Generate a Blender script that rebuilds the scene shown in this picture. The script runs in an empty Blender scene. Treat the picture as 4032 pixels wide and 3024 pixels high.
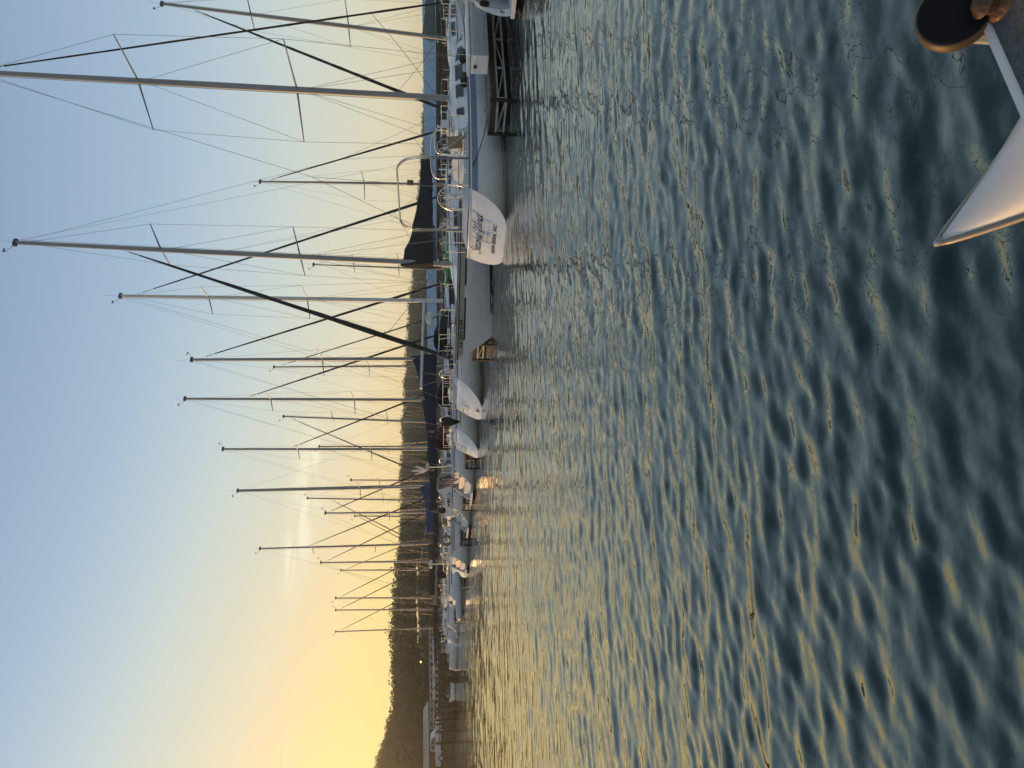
import bpy, math, random
import numpy as np
from mathutils import Matrix, Vector
sc = bpy.context.scene
# ------------------------------------------------------------------ camera
FPX, X0, CH = 2795.0, 1728.0, 1.9            # focal length and horizon row in photo pixels, camera height
PIT = math.atan((2016 - X0) / FPX); SP, CP = math.sin(PIT), math.cos(PIT)
FW = Vector((0, CP, -SP)); UP = Vector((0, SP, CP)); RT = Vector((1, 0, 0))
cam = bpy.data.cameras.new('camera'); camo = bpy.data.objects.new('camera', cam); sc.collection.objects.link(camo)
cam.sensor_fit = 'HORIZONTAL'; cam.sensor_width = 36; cam.lens = FPX * 36 / 4032; cam.clip_start = .05; cam.clip_end = 6000
# the phone was held on its side: world up points to the left of the picture
camo.matrix_world = Matrix(((-UP.x, RT.x, -FW.x, 0), (-UP.y, RT.y, -FW.y, 0), (-UP.z, RT.z, -FW.z, CH), (0, 0, 0, 1)))
sc.camera = camo
# ------------------------------------------------------------------ sky, sun, exposure
SUN_AZ, SUN_EL = math.radians(-50), math.radians(5.0)
SUND = Vector((math.sin(SUN_AZ) * math.cos(SUN_EL), math.cos(SUN_AZ) * math.cos(SUN_EL), math.sin(SUN_EL)))
def lin(c):
    return tuple((v / 255 / 12.92 if v <= 10 else ((v / 255 + .055) / 1.055) ** 2.4) for v in c)
world = bpy.data.worlds.new('World'); sc.world = world; world.use_nodes = True
def sky():
    nt = world.node_tree; N = nt.nodes; K = nt.links
    bg = N['Background']
    tc = N.new('ShaderNodeTexCoord')
    nz = N.new('ShaderNodeVectorMath'); nz.operation = 'NORMALIZE'; K.new(tc.outputs['Generated'], nz.inputs[0])
    sep = N.new('ShaderNodeSeparateXYZ'); K.new(nz.outputs[0], sep.inputs[0])
    def M(op, a, b=None, clamp=False):
        n = N.new('ShaderNodeMath'); n.operation = op; n.use_clamp = clamp
        for i, v in enumerate((a, b)):
            if v is None: continue
            if isinstance(v, (int, float)): n.inputs[i].default_value = v
            else: K.new(v, n.inputs[i])
        return n.outputs[0]
    dot = N.new('ShaderNodeVectorMath'); dot.operation = 'DOT_PRODUCT'; K.new(nz.outputs[0], dot.inputs[0])
    dot.inputs[1].default_value = (math.sin(SUN_AZ), math.cos(SUN_AZ), 0)
    c = M('MAXIMUM', dot.outputs['Value'], 0.0)
    c3 = M('POWER', c, 3.0)
    q = M('ADD', M('SUBTRACT', sep.outputs['Z'], M('MULTIPLY', c3, .30)), .079)
    # faint streaks of thin high cloud, stretched along the horizon
    mp = N.new('ShaderNodeMapping'); mp.inputs['Scale'].default_value = (2.2, 2.2, 26); K.new(nz.outputs[0], mp.inputs['Vector'])
    n1 = N.new('ShaderNodeTexNoise'); n1.inputs['Scale'].default_value = 1.6; n1.inputs['Detail'].default_value = 6; n1.inputs['Roughness'].default_value = .62
    K.new(mp.outputs[0], n1.inputs['Vector'])
    band = M('MULTIPLY', M('SUBTRACT', n1.outputs['Fac'], .5), .05)
    q = M('ADD', q, M('MULTIPLY', band, M('SUBTRACT', 1.0, M('MULTIPLY', sep.outputs['Z'], 3.0), True)))
    mr = N.new('ShaderNodeMapRange'); mr.inputs['From Min'].default_value = -.25; mr.inputs['From Max'].default_value = 1.0
    K.new(q, mr.inputs['Value'])
    cr = N.new('ShaderNodeValToRGB'); K.new(mr.outputs[0], cr.inputs[0])
    stops = [(-.25, (255, 214, 128)), (-.10, (254, 226, 146)), (-.02, (253, 227, 152)), (.03, (250, 224, 166)), (.075, (243, 221, 176)), (.115, (234, 221, 188)), (.18, (218, 217, 196)),
             (.245, (205, 213, 206)), (.30, (190, 205, 211)), (.41, (162, 186, 208)), (.5, (150, 173, 199)), (.62, (132, 155, 181)), (.78, (98, 118, 142)), (1.0, (64, 84, 106))]
    e = cr.color_ramp.elements
    while len(e) < len(stops): e.new(.5)
    for el, (v, col) in zip(e, stops):
        el.position = (v + .25) / 1.25; el.color = (*lin(col), 1)
    # wisps
    mp2 = N.new('ShaderNodeMapping'); mp2.inputs['Scale'].default_value = (5.5, 5.5, 30); mp2.inputs['Location'].default_value = (2.3, .4, 1.15); K.new(nz.outputs[0], mp2.inputs['Vector'])
    n2 = N.new('ShaderNodeTexNoise'); n2.inputs['Scale'].default_value = 1.0; n2.inputs['Detail'].default_value = 8; n2.inputs['Roughness'].default_value = .6; n2.inputs['Distortion'].default_value = .8
    K.new(mp2.outputs[0], n2.inputs['Vector'])
    wm = N.new('ShaderNodeMapRange'); wm.inputs['From Min'].default_value = .575; wm.inputs['From Max'].default_value = .76; wm.inputs['To Max'].default_value = .5; K.new(n2.outputs['Fac'], wm.inputs['Value'])
    zb = N.new('ShaderNodeMapRange'); zb.interpolation_type = 'SMOOTHSTEP'; zb.inputs['From Min'].default_value = .05; zb.inputs['From Max'].default_value = .13; K.new(sep.outputs['Z'], zb.inputs['Value'])
    zc = N.new('ShaderNodeMapRange'); zc.interpolation_type = 'SMOOTHSTEP'; zc.inputs['From Min'].default_value = .27; zc.inputs['From Max'].default_value = .17; K.new(sep.outputs['Z'], zc.inputs['Value'])
    wf = M('MULTIPLY', M('MULTIPLY', wm.outputs[0], zb.outputs[0]), M('MULTIPLY', zc.outputs[0], M('MULTIPLY', c3, 1.6, True)))
    # one pair of brighter wisps over the hill
    azn = M('ARCTAN2', sep.outputs['X'], sep.outputs['Y'])
    tot = wf
    for a0, e0, wa, we, st_ in ((-9.6, 10.3, 4.2, .9, 1.0), (-13.6, 11.3, 2.4, .45, .9), (-6.0, 9.6, 2.6, .7, .6)):
        dx = M('DIVIDE', M('SUBTRACT', azn, math.radians(a0)), math.radians(wa)); dy = M('DIVIDE', M('SUBTRACT', M('ADD', sep.outputs['Z'], M('MULTIPLY', M('SUBTRACT', n2.outputs['Fac'], .5), .05)), math.sin(math.radians(e0))), math.radians(we))
        gs = M('POWER', 2.718, M('MULTIPLY', M('ADD', M('MULTIPLY', dx, dx), M('MULTIPLY', dy, dy)), -1.0))
        tot = M('ADD', tot, M('MULTIPLY', M('MULTIPLY', gs, st_), M('MULTIPLY', M('SUBTRACT', n2.outputs['Fac'], .40), 5.0, True)))
    wf = M('MINIMUM', tot, .85)
    mixw = N.new('ShaderNodeMixRGB'); K.new(wf, mixw.inputs[0]); K.new(cr.outputs[0], mixw.inputs[1]); mixw.inputs[2].default_value = (*lin((255, 248, 218)), 1)
    # physical dusk sky adds its own share
    st = N.new('ShaderNodeTexSky'); st.sky_type = 'NISHITA'; st.sun_disc = False
    st.sun_elevation = SUN_EL; st.sun_rotation = SUN_AZ; st.air_density = 1; st.dust_density = 2; st.ozone_density = 1.5
    add = N.new('ShaderNodeMixRGB'); add.blend_type = 'ADD'; add.inputs[0].default_value = .012
    K.new(mixw.outputs[0], add.inputs[1]); K.new(st.outputs[0], add.inputs[2])
    K.new(add.outputs[0], bg.inputs[0]); bg.inputs[1].default_value = 1.0
sky()
sl = bpy.data.lights.new('sun', 'SUN'); sl.energy = 2.4; sl.specular_factor = .5; sl.angle = math.radians(2.0); sl.color = (1.0, .56, .22)
so = bpy.data.objects.new('sun', sl); sc.collection.objects.link(so)
so.rotation_euler = (-SUND).to_track_quat('-Z', 'Y').to_euler(); so.location = (-60, 50, 30)
vs = sc.view_settings; vs.view_transform = 'Standard'; vs.look = 'None'; vs.exposure = 0; vs.gamma = 1
sc.cycles.use_denoising = True; sc.cycles.max_bounces = 6; sc.cycles.caustics_reflective = False; sc.cycles.caustics_refractive = False

# ------------------------------------------------------------------ helpers
COL = sc.collection
def ground(x, y, z=0.0):
    """photo pixel -> point on the level plane z"""
    k = (2016 - x) / FPX; j = (1512 - y) / FPX; dz = z - CH
    Y = dz * (CP + k * SP) / (k * CP - SP)
    return Vector((j * (Y * CP - dz * SP), Y, z))
def at(x, y, Y):
    """photo pixel -> point at depth Y"""
    k = (2016 - x) / FPX; j = (1512 - y) / FPX
    dz = Y * (k * CP - SP) / (CP + k * SP)
    return Vector((j * (Y * CP - dz * SP), Y, CH + dz))
TH = math.radians(31); AX = Vector((math.cos(TH), math.sin(TH), 0)); BX = Vector((-math.sin(TH), math.cos(TH), 0))

MATS = {}
def mat(name, col, rough=.5, metal=0.0, var=.08, scale=3.0, bump=0.0, bscale=40.0, stretch=(1, 1, 1), col2=None, emit=None):
    if name in MATS: return MATS[name]
    m = bpy.data.materials.new(name); m.use_nodes = True; nt = m.node_tree; N = nt.nodes; K = nt.links
    b = N['Principled BSDF']; b.inputs['Roughness'].default_value = rough; b.inputs['Metallic'].default_value = metal
    tc = N.new('ShaderNodeTexCoord'); mp = N.new('ShaderNodeMapping'); mp.inputs['Scale'].default_value = stretch; K.new(tc.outputs['Object'], mp.inputs[0])
    n = N.new('ShaderNodeTexNoise'); n.inputs['Scale'].default_value = scale; n.inputs['Detail'].default_value = 5; K.new(mp.outputs[0], n.inputs['Vector'])
    cr = N.new('ShaderNodeValToRGB'); K.new(n.outputs['Fac'], cr.inputs[0])
    c2 = col2 or tuple(min(1, v * (1 + var)) for v in col); c1 = col if col2 else tuple(v * (1 - var) for v in col)
    cr.color_ramp.elements[0].position = .32; cr.color_ramp.elements[0].color = (*c1, 1)
    cr.color_ramp.elements[1].position = .68; cr.color_ramp.elements[1].color = (*c2, 1)
    K.new(cr.outputs[0], b.inputs['Base Color'])
    mr = N.new('ShaderNodeMapRange'); mr.inputs['To Min'].default_value = max(0, rough - .08); mr.inputs['To Max'].default_value = min(1, rough + .1); K.new(n.outputs['Fac'], mr.inputs['Value']); K.new(mr.outputs[0], b.inputs['Roughness'])
    if bump:
        n2 = N.new('ShaderNodeTexNoise'); n2.inputs['Scale'].default_value = bscale; n2.inputs['Detail'].default_value = 4; K.new(mp.outputs[0], n2.inputs['Vector'])
        bp = N.new('ShaderNodeBump'); bp.inputs['Strength'].default_value = bump; bp.inputs['Distance'].default_value = .02; K.new(n2.outputs['Fac'], bp.inputs['Height']); K.new(bp.outputs[0], b.inputs['Normal'])
    if emit:
        b.inputs['Emission Color'].default_value = (*emit[0], 1); b.inputs['Emission Strength'].default_value = emit[1]
    MATS[name] = m; return m
GEL = mat('gelcoat_white', (.88, .88, .88), .28, 0, .05, 1.5, stretch=(1, 1, 3))
GEL2 = mat('gelcoat_cream', (.68, .66, .60), .32, 0, .06, 1.5)
GELG = mat('gelcoat_grey', (.50, .52, .54), .3, 0, .05, 1.5)
DECK = mat('deck_white', (.66, .67, .68), .65, 0, .06, 4)
GLASS = mat('smoked_window', (.015, .018, .022), .08, 0, .2)
ALU = mat('mast_aluminium', (.24, .245, .26), .45, .3, .1, 2, stretch=(1, 1, .3))
ALUW = mat('mast_white_paint', (.62, .62, .62), .4, 0, .05, 2)
STEEL = mat('stainless', (.62, .62, .62), .2, 1.0, .05)
WIRE = mat('rig_wire', (.16, .16, .17), .4, .6, .1)
NAVY = mat('canvas_navy', (.012, .018, .042), .85, 0, .3, 5, .4, 60)
BLACKC = mat('canvas_black', (.016, .018, .022), .85, 0, .3, 5, .4, 60)
GREENC = mat('canvas_grey_green', (.10, .13, .12), .85, 0, .2, 5, .4, 60)
BLUEC = mat('canvas_blue', (.022, .055, .15), .8, 0, .2, 5, .4, 60)
MAUVE = mat('canvas_mauve', (.05, .04, .048), .85, 0, .2, 5, .4, 60)
TANC = mat('canvas_tan', (.30, .22, .14), .85, 0, .2, 5, .4, 60)
REDC = mat('canvas_maroon', (.10, .03, .03), .85, 0, .2, 5, .4, 60)
BLK = mat('black_rubber', (.012, .012, .013), .5, 0, .2)
STRB = mat('stripe_blue', (.20, .30, .48), .3, 0, .05)
STRK = mat('stripe_black', (.012, .012, .018), .3, 0, .1)
STRT = mat('stripe_tan', (.50, .45, .38), .35, 0, .05)
TOE = mat('toe_rail_grey', (.25, .24, .23), .5, .3, .15)
TEAK = mat('teak_brown', (.13, .06, .032), .6, 0, .25, 8, .2, 30, (1, 6, 6))
BROWNP = mat('brown_rail_cover', (.055, .025, .018), .7, 0, .2)
ANTI = mat('bottom_paint_dark', (.02, .03, .035), .7, 0, .25)
ROPE = mat('rope_dark', (.035, .035, .04), .9, 0, .2, 30)
ROPEW = mat('rope_light', (.35, .34, .30), .9, 0, .2, 30)
WOOD = mat('dock_timber', (.062, .043, .033), .85, 0, .35, 4, .5, 30, (1, 5, 5))
PLANK = mat('dock_decking', (.22, .19, .165), .85, 0, .3, 3, .5, 25, (1, 8, 8))
GALV = mat('galvanised_steel', (.42, .43, .42), .6, .1, .2, 6)
FLOAT = mat('float_black', (.015, .016, .016), .7, 0, .2)
WHITE = mat('plastic_white', (.7, .7, .7), .4, 0, .05)
RED = mat('flag_red', (.45, .03, .03), .7)
ORANGE = mat('buoy_orange', (.6, .16, .02), .5)
KGREEN = mat('kayak_green', (.05, .30, .06), .35, 0, .2, 3)
BLUEF = mat('fabric_blue', (.05, .12, .35), .7)

class MB:
    def __init__(s): s.v = []; s.f = []
    def box(s, c, d, rot=None):
        i = len(s.v); c = Vector(c)
        for sx in (-.5, .5):
            for sy in (-.5, .5):
                for sz in (-.5, .5):
                    p = Vector((sx * d[0], sy * d[1], sz * d[2]))
                    if rot is not None: p = rot @ p
                    s.v.append(tuple(c + p))
        for q in ((0, 1, 3, 2), (4, 6, 7, 5), (0, 4, 5, 1), (2, 3, 7, 6), (0, 2, 6, 4), (1, 5, 7, 3)): s.f.append(tuple(i + k for k in q))
        return s
    def tube(s, pts, r, n=6, cap=True, closed=False):
        pts = [Vector(p) for p in pts]; m = len(pts)
        rr = r if isinstance(r, (list, tuple)) else [r] * m
        base = len(s.v); pu = None
        for i, p in enumerate(pts):
            a = pts[(i - 1) % m] if (i > 0 or closed) else p; b = pts[(i + 1) % m] if (i < m - 1 or closed) else p
            d = (b - a)
            d = d.normalized() if d.length > 1e-9 else Vector((0, 0, 1))
            if pu is None: u = d.orthogonal().normalized()
            else:
                u = pu - d * pu.dot(d)
                u = u.normalized() if u.length > 1e-6 else d.orthogonal().normalized()
            pu = u; w = d.cross(u)
            for k in range(n):
                t = 2 * math.pi * k / n
                s.v.append(tuple(p + (u * math.cos(t) + w * math.sin(t)) * rr[i]))
        rng = range(m) if closed else range(m - 1)
        for i in rng:
            for k in range(n):
                a = base + i * n + k; b = base + i * n + (k + 1) % n; c = base + ((i + 1) % m) * n + (k + 1) % n; d = base + ((i + 1) % m) * n + k
                s.f.append((a, b, c, d))
        if cap and not closed:
            s.f.append(tuple(base + k for k in range(n))[::-1]); s.f.append(tuple(base + (m - 1) * n + k for k in range(n)))
        return s
    def grid(s, P, nu, nv, wrapv=False):
        b = len(s.v)
        for i in range(nu):
            for j in range(nv): s.v.append(tuple(P(i, j)))
        for i in range(nu - 1):
            for j in range(nv if wrapv else nv - 1):
                s.f.append((b + i * nv + j, b + (i + 1) * nv + j, b + (i + 1) * nv + (j + 1) % nv, b + i * nv + (j + 1) % nv))
        return s
    def poly(s, pts):
        b = len(s.v); s.v += [tuple(p) for p in pts]; s.f.append(tuple(range(b, b + len(pts)))); return s
    def prism(s, pts, d):
        """flat polygon given thickness along vector d"""
        n = len(pts); b = len(s.v); d = Vector(d)
        s.v += [tuple(p) for p in pts]; s.v += [tuple(Vector(p) + d) for p in pts]
        s.f.append(tuple(range(b, b + n))[::-1]); s.f.append(tuple(range(b + n, b + 2 * n)))
        for i in range(n): s.f.append((b + i, b + (i + 1) % n, b + n + (i + 1) % n, b + n + i))
        return s
    def lathe(s, c, axis, prof, n=16):
        """prof: list of (radius, distance along axis)"""
        axis = Vector(axis).normalized(); u = axis.orthogonal().normalized(); w = axis.cross(u); c = Vector(c); b = len(s.v)
        for r, h in prof:
            for k in range(n):
                t = 2 * math.pi * k / n; s.v.append(tuple(c + axis * h + (u * math.cos(t) + w * math.sin(t)) * r))
        for i in range(len(prof) - 1):
            for k in range(n): s.f.append((b + i * n + k, b + i * n + (k + 1) % n, b + (i + 1) * n + (k + 1) % n, b + (i + 1) * n + k))
        s.f.append(tuple(b + k for k in range(n))[::-1]); s.f.append(tuple(b + (len(prof) - 1) * n + k for k in range(n)))
        return s
    def build(s, name, m, parent=None, smooth=False, angle=None):
        me = bpy.data.meshes.new(name); me.from_pydata(s.v, [], s.f); me.update()
        if m: me.materials.append(m)
        if smooth:
            me.polygons.foreach_set('use_smooth', [True] * len(me.polygons))
            if angle: me.set_sharp_from_angle(angle=math.radians(angle))
        o = bpy.data.objects.new(name, me); COL.objects.link(o)
        if parent: o.parent = parent
        return o
def tag(o, label=None, cat=None, group=None, kind=None):
    if label: o['label'] = label
    if cat: o['category'] = cat
    if group: o['group'] = group
    if kind: o['kind'] = kind
    return o
def thing(name, label, cat, loc=(0, 0, 0), rz=0, group=None):
    o = bpy.data.objects.new(name, None); COL.objects.link(o); o.location = loc; o.rotation_euler = (0, 0, rz); o.empty_display_size = .2
    return tag(o, label, cat, group)
def copy_tree(o, parent=None):
    c = o.copy(); COL.objects.link(c); c.parent = parent
    for ch in list(o.children): copy_tree(ch, c)
    return c
def text_mesh(name, body, size, origin, ux, uy, m, parent, shear=0.0, offset=0.0, spacing=1.0):
    cu = bpy.data.curves.new(name, 'FONT'); cu.body = body; cu.size = size; cu.extrude = .0012; cu.shear = shear; cu.offset = offset; cu.resolution_u = 3; cu.space_character = spacing
    t = bpy.data.objects.new(name, cu); COL.objects.link(t)
    me = bpy.data.meshes.new_from_object(t.evaluated_get(bpy.context.evaluated_depsgraph_get()))
    bpy.data.objects.remove(t); bpy.data.curves.remove(cu)
    ux = Vector(ux).normalized(); uy = Vector(uy).normalized(); n = ux.cross(uy)
    for v in me.vertices: v.co = Vector(origin) + ux * v.co.x + uy * v.co.y + n * v.co.z
    me.materials.clear(); me.materials.append(m)
    o = bpy.data.objects.new(name, me); COL.objects.link(o); o.parent = parent
    return o
def catmull(pts, k=5):
    P = [Vector(p) for p in pts]; P = [P[0] * 2 - P[1]] + P + [P[-1] * 2 - P[-2]]; out = []
    for i in range(1, len(P) - 2):
        for j in range(k):
            t = j / k; a, b, c, d = P[i - 1], P[i], P[i + 1], P[i + 2]
            out.append(.5 * ((2 * b) + (c - a) * t + (2 * a - 5 * b + 4 * c - d) * t * t + (3 * b - a - 3 * c + d) * t ** 3))
    return out + [P[-2]]
def sag(a, b, s, n=8):
    a, b = Vector(a), Vector(b)
    return [a.lerp(b, i / n) - Vector((0, 0, s * 4 * (i / n) * (1 - i / n))) for i in range(n + 1)]
def smooth01(x):
    x = np.clip(x, 0, 1); return x * x * (3 - 2 * x)
# ------------------------------------------------------------------ water: one sheet, real wavelets, finer where one stands close
def water_material():
    m = bpy.data.materials.new('lake_water'); m.use_nodes = True; nt = m.node_tree; N = nt.nodes; K = nt.links
    b = N['Principled BSDF']; b.inputs['Base Color'].default_value = (.007, .015, .012, 1); b.inputs['Roughness'].default_value = .035; b.inputs['IOR'].default_value = 2.2; b.inputs['Specular Tint'].default_value = (.88, 1.0, .82, 1)
    g = N.new('ShaderNodeNewGeometry')
    acc = None
    for sc_, st, k0, k1, rot in ((.9, (1.0, 2.6, 1), 0, .12, .35), (3.2, (1.0, 2.4, 1), .03, .08, .2), (11., (1.0, 2.0, 1), .07, .055, .3), (27., (1.0, 1.8, 1), .06, .04, .5)):
        mp = N.new('ShaderNodeMapping'); mp.inputs['Scale'].default_value = st; mp.inputs['Rotation'].default_value = (0, 0, -rot); K.new(g.outputs['Position'], mp.inputs[0])
        n = N.new('ShaderNodeTexNoise'); n.inputs['Scale'].default_value = sc_; n.inputs['Detail'].default_value = 2.5; n.inputs['Roughness'].default_value = .55; K.new(mp.outputs[0], n.inputs['Vector'])
        s = N.new('ShaderNodeVectorMath'); s.operation = 'SUBTRACT'; K.new(n.outputs['Color'], s.inputs[0]); s.inputs[1].default_value = (.5, .5, .5)
        ln = N.new('ShaderNodeVectorMath'); ln.operation = 'LENGTH'; K.new(g.outputs['Position'], ln.inputs[0])
        mr = N.new('ShaderNodeMapRange'); mr.inputs['From Min'].default_value = 6; mr.inputs['From Max'].default_value = 34; mr.inputs['To Min'].default_value = k0 * 2; mr.inputs['To Max'].default_value = k1 * 2; K.new(ln.outputs['Value'], mr.inputs['Value'])
        sc2 = N.new('ShaderNodeVectorMath'); sc2.operation = 'SCALE'; K.new(s.outputs[0], sc2.inputs[0]); K.new(mr.outputs[0], sc2.inputs['Scale'])
        if acc is None: acc = sc2.outputs[0]
        else:
            a = N.new('ShaderNodeVectorMath'); a.operation = 'ADD'; K.new(acc, a.inputs[0]); K.new(sc2.outputs[0], a.inputs[1]); acc = a.outputs[0]
    fl = N.new('ShaderNodeVectorMath'); fl.operation = 'MULTIPLY'; fl.inputs[1].default_value = (.75, 1.0, 0); K.new(acc, fl.inputs[0])
    a = N.new('ShaderNodeVectorMath'); a.operation = 'ADD'; K.new(fl.outputs[0], a.inputs[0]); K.new(g.outputs['Normal'], a.inputs[1])
    nn = N.new('ShaderNodeVectorMath'); nn.operation = 'NORMALIZE'; K.new(a.outputs[0], nn.inputs[0]); K.new(nn.outputs[0], b.inputs['Normal'])
    return m
def water():
    rng = np.random.default_rng(7)
    # radii: 1.1 m out to 1500 m
    rr = [.9]; 
    while rr[-1] < 690: rr.append(rr[-1] * (1.0052 if rr[-1] < 45 else (1.012 if rr[-1] < 140 else 1.12)))
    rr = np.array(rr)
    front = np.linspace(-.75, .75, 470); side = np.linspace(.75, 2 * math.pi - .75, 90)[1:-1]
    az = np.concatenate([front, side])
    R, A = np.meshgrid(rr, az, indexing='ij')
    back = .08 + .92 * smooth01((np.cos(A) - .05) / .45)          # the lake runs on ahead, a short way behind
    R = np.where(R < 50, R, 50 + (R - 50) * back)
    X = R * np.sin(A); Y = R * np.cos(A); Z = np.zeros_like(X)
    dA = np.where((A < .7501), 1.5 / 470, .054); step = np.maximum(R * dA * .8, R * .0052 * .9)
    lam = np.exp(rng.uniform(math.log(.12), math.log(2.2), 190)); main = math.radians(-68)
    for l in lam:
        th = main + rng.normal(0, .24 if l > .5 else .5)
        k = 2 * math.pi / l; amp = .0025 * (l / .8) ** 1.0 * (2.5 if l < .38 else (1.25 if l < .7 else (.7 / l) ** 1.2)) / math.sqrt(190 / 26) * rng.uniform(.5, 1.4)
        fade = smooth01((l / step - 2.2) / 2.5)
        ph = k * (X * math.cos(th) + Y * math.sin(th)) + rng.uniform(0, 6.28)
        s = np.sin(ph)
        Z += amp * fade * (s + .32 * (s * s - .5))
    Z *= smooth01((160 - R) / 60)
    nr, na = X.shape
    co = np.stack([X, Y, Z], -1).reshape(-1, 3).astype(np.float32)
    co = np.vstack([co, [[0, 0, 0]]]).astype(np.float32)
    i = np.arange(nr - 1)[:, None]; j = np.arange(na)[None, :]; j2 = (j + 1) % na
    q = np.stack([i * na + j, i * na + j2, (i + 1) * na + j2, (i + 1) * na + j], -1).reshape(-1, 4)
    jj = np.arange(na); tri = np.stack([np.full(na, nr * na), (jj + 1) % na, jj], -1)
    nq, ntri = len(q), len(tri)
    me = bpy.data.meshes.new('lake_water'); me.vertices.add(len(co)); me.vertices.foreach_set('co', co.ravel())
    me.loops.add(nq * 4 + ntri * 3); me.loops.foreach_set('vertex_index', np.concatenate([q[:, ::-1].ravel(), tri[:, ::-1].ravel()]).astype(np.int32))
    me.polygons.add(nq + ntri); st = np.concatenate([np.arange(nq) * 4, nq * 4 + np.arange(ntri) * 3]).astype(np.int32); me.polygons.foreach_set('loop_start', st)
    me.polygons.foreach_set('use_smooth', np.ones(nq + ntri, bool)); me.update(); me.validate()
    me.materials.append(water_material())
    o = bpy.data.objects.new('lake_water', me); COL.objects.link(o); tag(o, 'rippled green grey lake water in front of the boats', kind='structure')
    return o
wo = water()
if wo.data.polygons[0].normal.z < 0: wo.data.flip_normals()
# ------------------------------------------------------------------ sailboats
class Hull:
    def __init__(s, L, B, F, fs=.74, rs=.45, ob=.9, draft=.45, p=.55, q=1.0, sb=.22, tmax=.44):
        s.L, s.B, s.F, s.fs, s.rs, s.ob, s.draft, s.p, s.q, s.sb, s.tm = L, B, F, fs, rs, ob, draft, p, q, sb, tmax
    def hb(s, t):
        h = s.B / 2
        if t > s.tm: return h * max(0, 1 - ((t - s.tm) / (1 - s.tm)) ** 2.1)
        return h * (1 - (1 - s.fs) * ((s.tm - t) / s.tm) ** 2)
    def sh(s, t): return s.F * (1 + s.sb * max(0, (t - .3) / .7) ** 2 + .03 * max(0, (.3 - t) / .3) ** 2)
    def dp(s, t): return -.02 + (s.draft + .02) * max(0, math.sin(math.pi * min(1, .03 + t * .94))) ** .75
    def X(s, t, z):
        a = s.rs * z; b = s.L + s.ob * max(-.3, z / s.sh(1)); return a + (b - a) * t
    def pt(s, t, z, side=1, off=0.0):
        d = s.dp(t); zs = s.sh(t); u = min(1, max(0, (z + d) / (zs + d))); c = 1 - u ** (1 / s.q)
        return Vector((s.X(t, z), side * (s.hb(t) * math.sqrt(max(0, 1 - c * c)) ** s.p + off), z))
    def t_at(s, x, z=None):
        lo, hi = 0, 1
        for _ in range(30):
            m = (lo + hi) / 2
            if s.X(m, s.sh(m) if z is None else z) < x: lo = m
            else: hi = m
        return lo
    def section(s, t, m=11):
        out = []
        for k in range(m + 1):
            f = math.pi / 2 * k / m; d = s.dp(t); zs = s.sh(t); z = -d + (zs + d) * (1 - math.cos(f)) ** s.q
            out.append((s.X(t, z), s.hb(t) * math.sin(f) ** s.p, z))
        return out
def hull_mesh(h, n=26, m=11, bulge=0.0):
    b = MB(); ts = [0, .02, .05, .09] + [i / n for i in range(3, n + 1)] if bulge else [i / n for i in range(n + 1)]; n = len(ts) - 1
    secs = [[(x, -y, z) for x, y, z in h.section(t, m)[::-1]] + h.section(t, m)[1:] for t in ts]
    def V(i, j):
        x, y, z = secs[i][j]
        return (x - bulge * (1 - (y / h.hb(0)) ** 2) * max(0, 1 - ts[i] / .11) ** 2 if ts[i] < .11 else x, y, z)
    b.grid(V, n + 1, 2 * m + 1)
    b.f = [f[::-1] for f in b.f]
    return b, secs[0]
def band(h, d1, d2, t0, t1, side, off=.006, n=22, z0=None, z1=None):
    b = MB()
    def P(i, j):
        t = t0 + (t1 - t0) * i / (n - 1); z = (h.sh(t) - (d1 if j else d2)) if z0 is None else (z1 if j else z0)
        return h.pt(t, z, side, off)
    b.grid(P, n, 2); b.v = b.v
    if side > 0: b.f = [f[::-1] for f in b.f]
    return b
SCRIPT = {'S': (.62, [[(.6, .85), (.38, 1.02), (.12, .86), (.2, .6), (.45, .42), (.48, .15), (.22, -.06), (-.05, .1)]]),
 'e': (.42, [[(-.02, .2), (.32, .3), (.28, .5), (.1, .5), (0, .25), (.1, .02), (.42, .1)]]),
 'c': (.42, [[(.33, .42), (.2, .52), (.03, .35), (.05, .1), (.2, 0), (.44, .12)]]),
 'o': (.48, [[(.25, .5), (.05, .4), (.03, .15), (.2, 0), (.38, .15), (.36, .4), (.22, .5), (.3, .42), (.5, .45)]]),
 'n': (.48, [[(0, .5), (.03, 0)], [(.03, .3), (.2, .5), (.32, .4), (.34, 0), (.48, .08)]]),
 'd': (.55, [[(.36, .4), (.2, .5), (.02, .3), (.08, .03), (.25, .02), (.38, .3)], [(.5, 1.05), (.38, .3), (.4, .02), (.56, .08)]]),
 'W': (1.0, [[(-.05, .6), (.1, .98), (.2, .8), (.2, .1), (.34, .02), (.52, .5), (.58, .9)], [(.58, .9), (.54, .15), (.68, .02), (.92, .5), (.93, .9), (1.06, 1.02)]]),
 'i': (.22, [[(0, .5), (.03, .05), (.2, .08)], [(.05, .72), (.07, .74)]]), ' ': (.22, [])}
def script_text(name, body, size, org, ux, uy, m, parent, r, shear=.25):
    b = MB(); x = 0; ux = Vector(ux).normalized(); uy = Vector(uy).normalized()
    for ch in body:
        w, st = SCRIPT[ch]
        for s in st:
            p = [Vector(org) + ux * ((q[0] + x + q[1] * shear) * size) + uy * (q[1] * size) for q in catmull([(a[0], a[1], 0) for a in s], 4)]
            b.tube(p, r, 4)
        x += w
    return b.build(name, m, parent)
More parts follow.
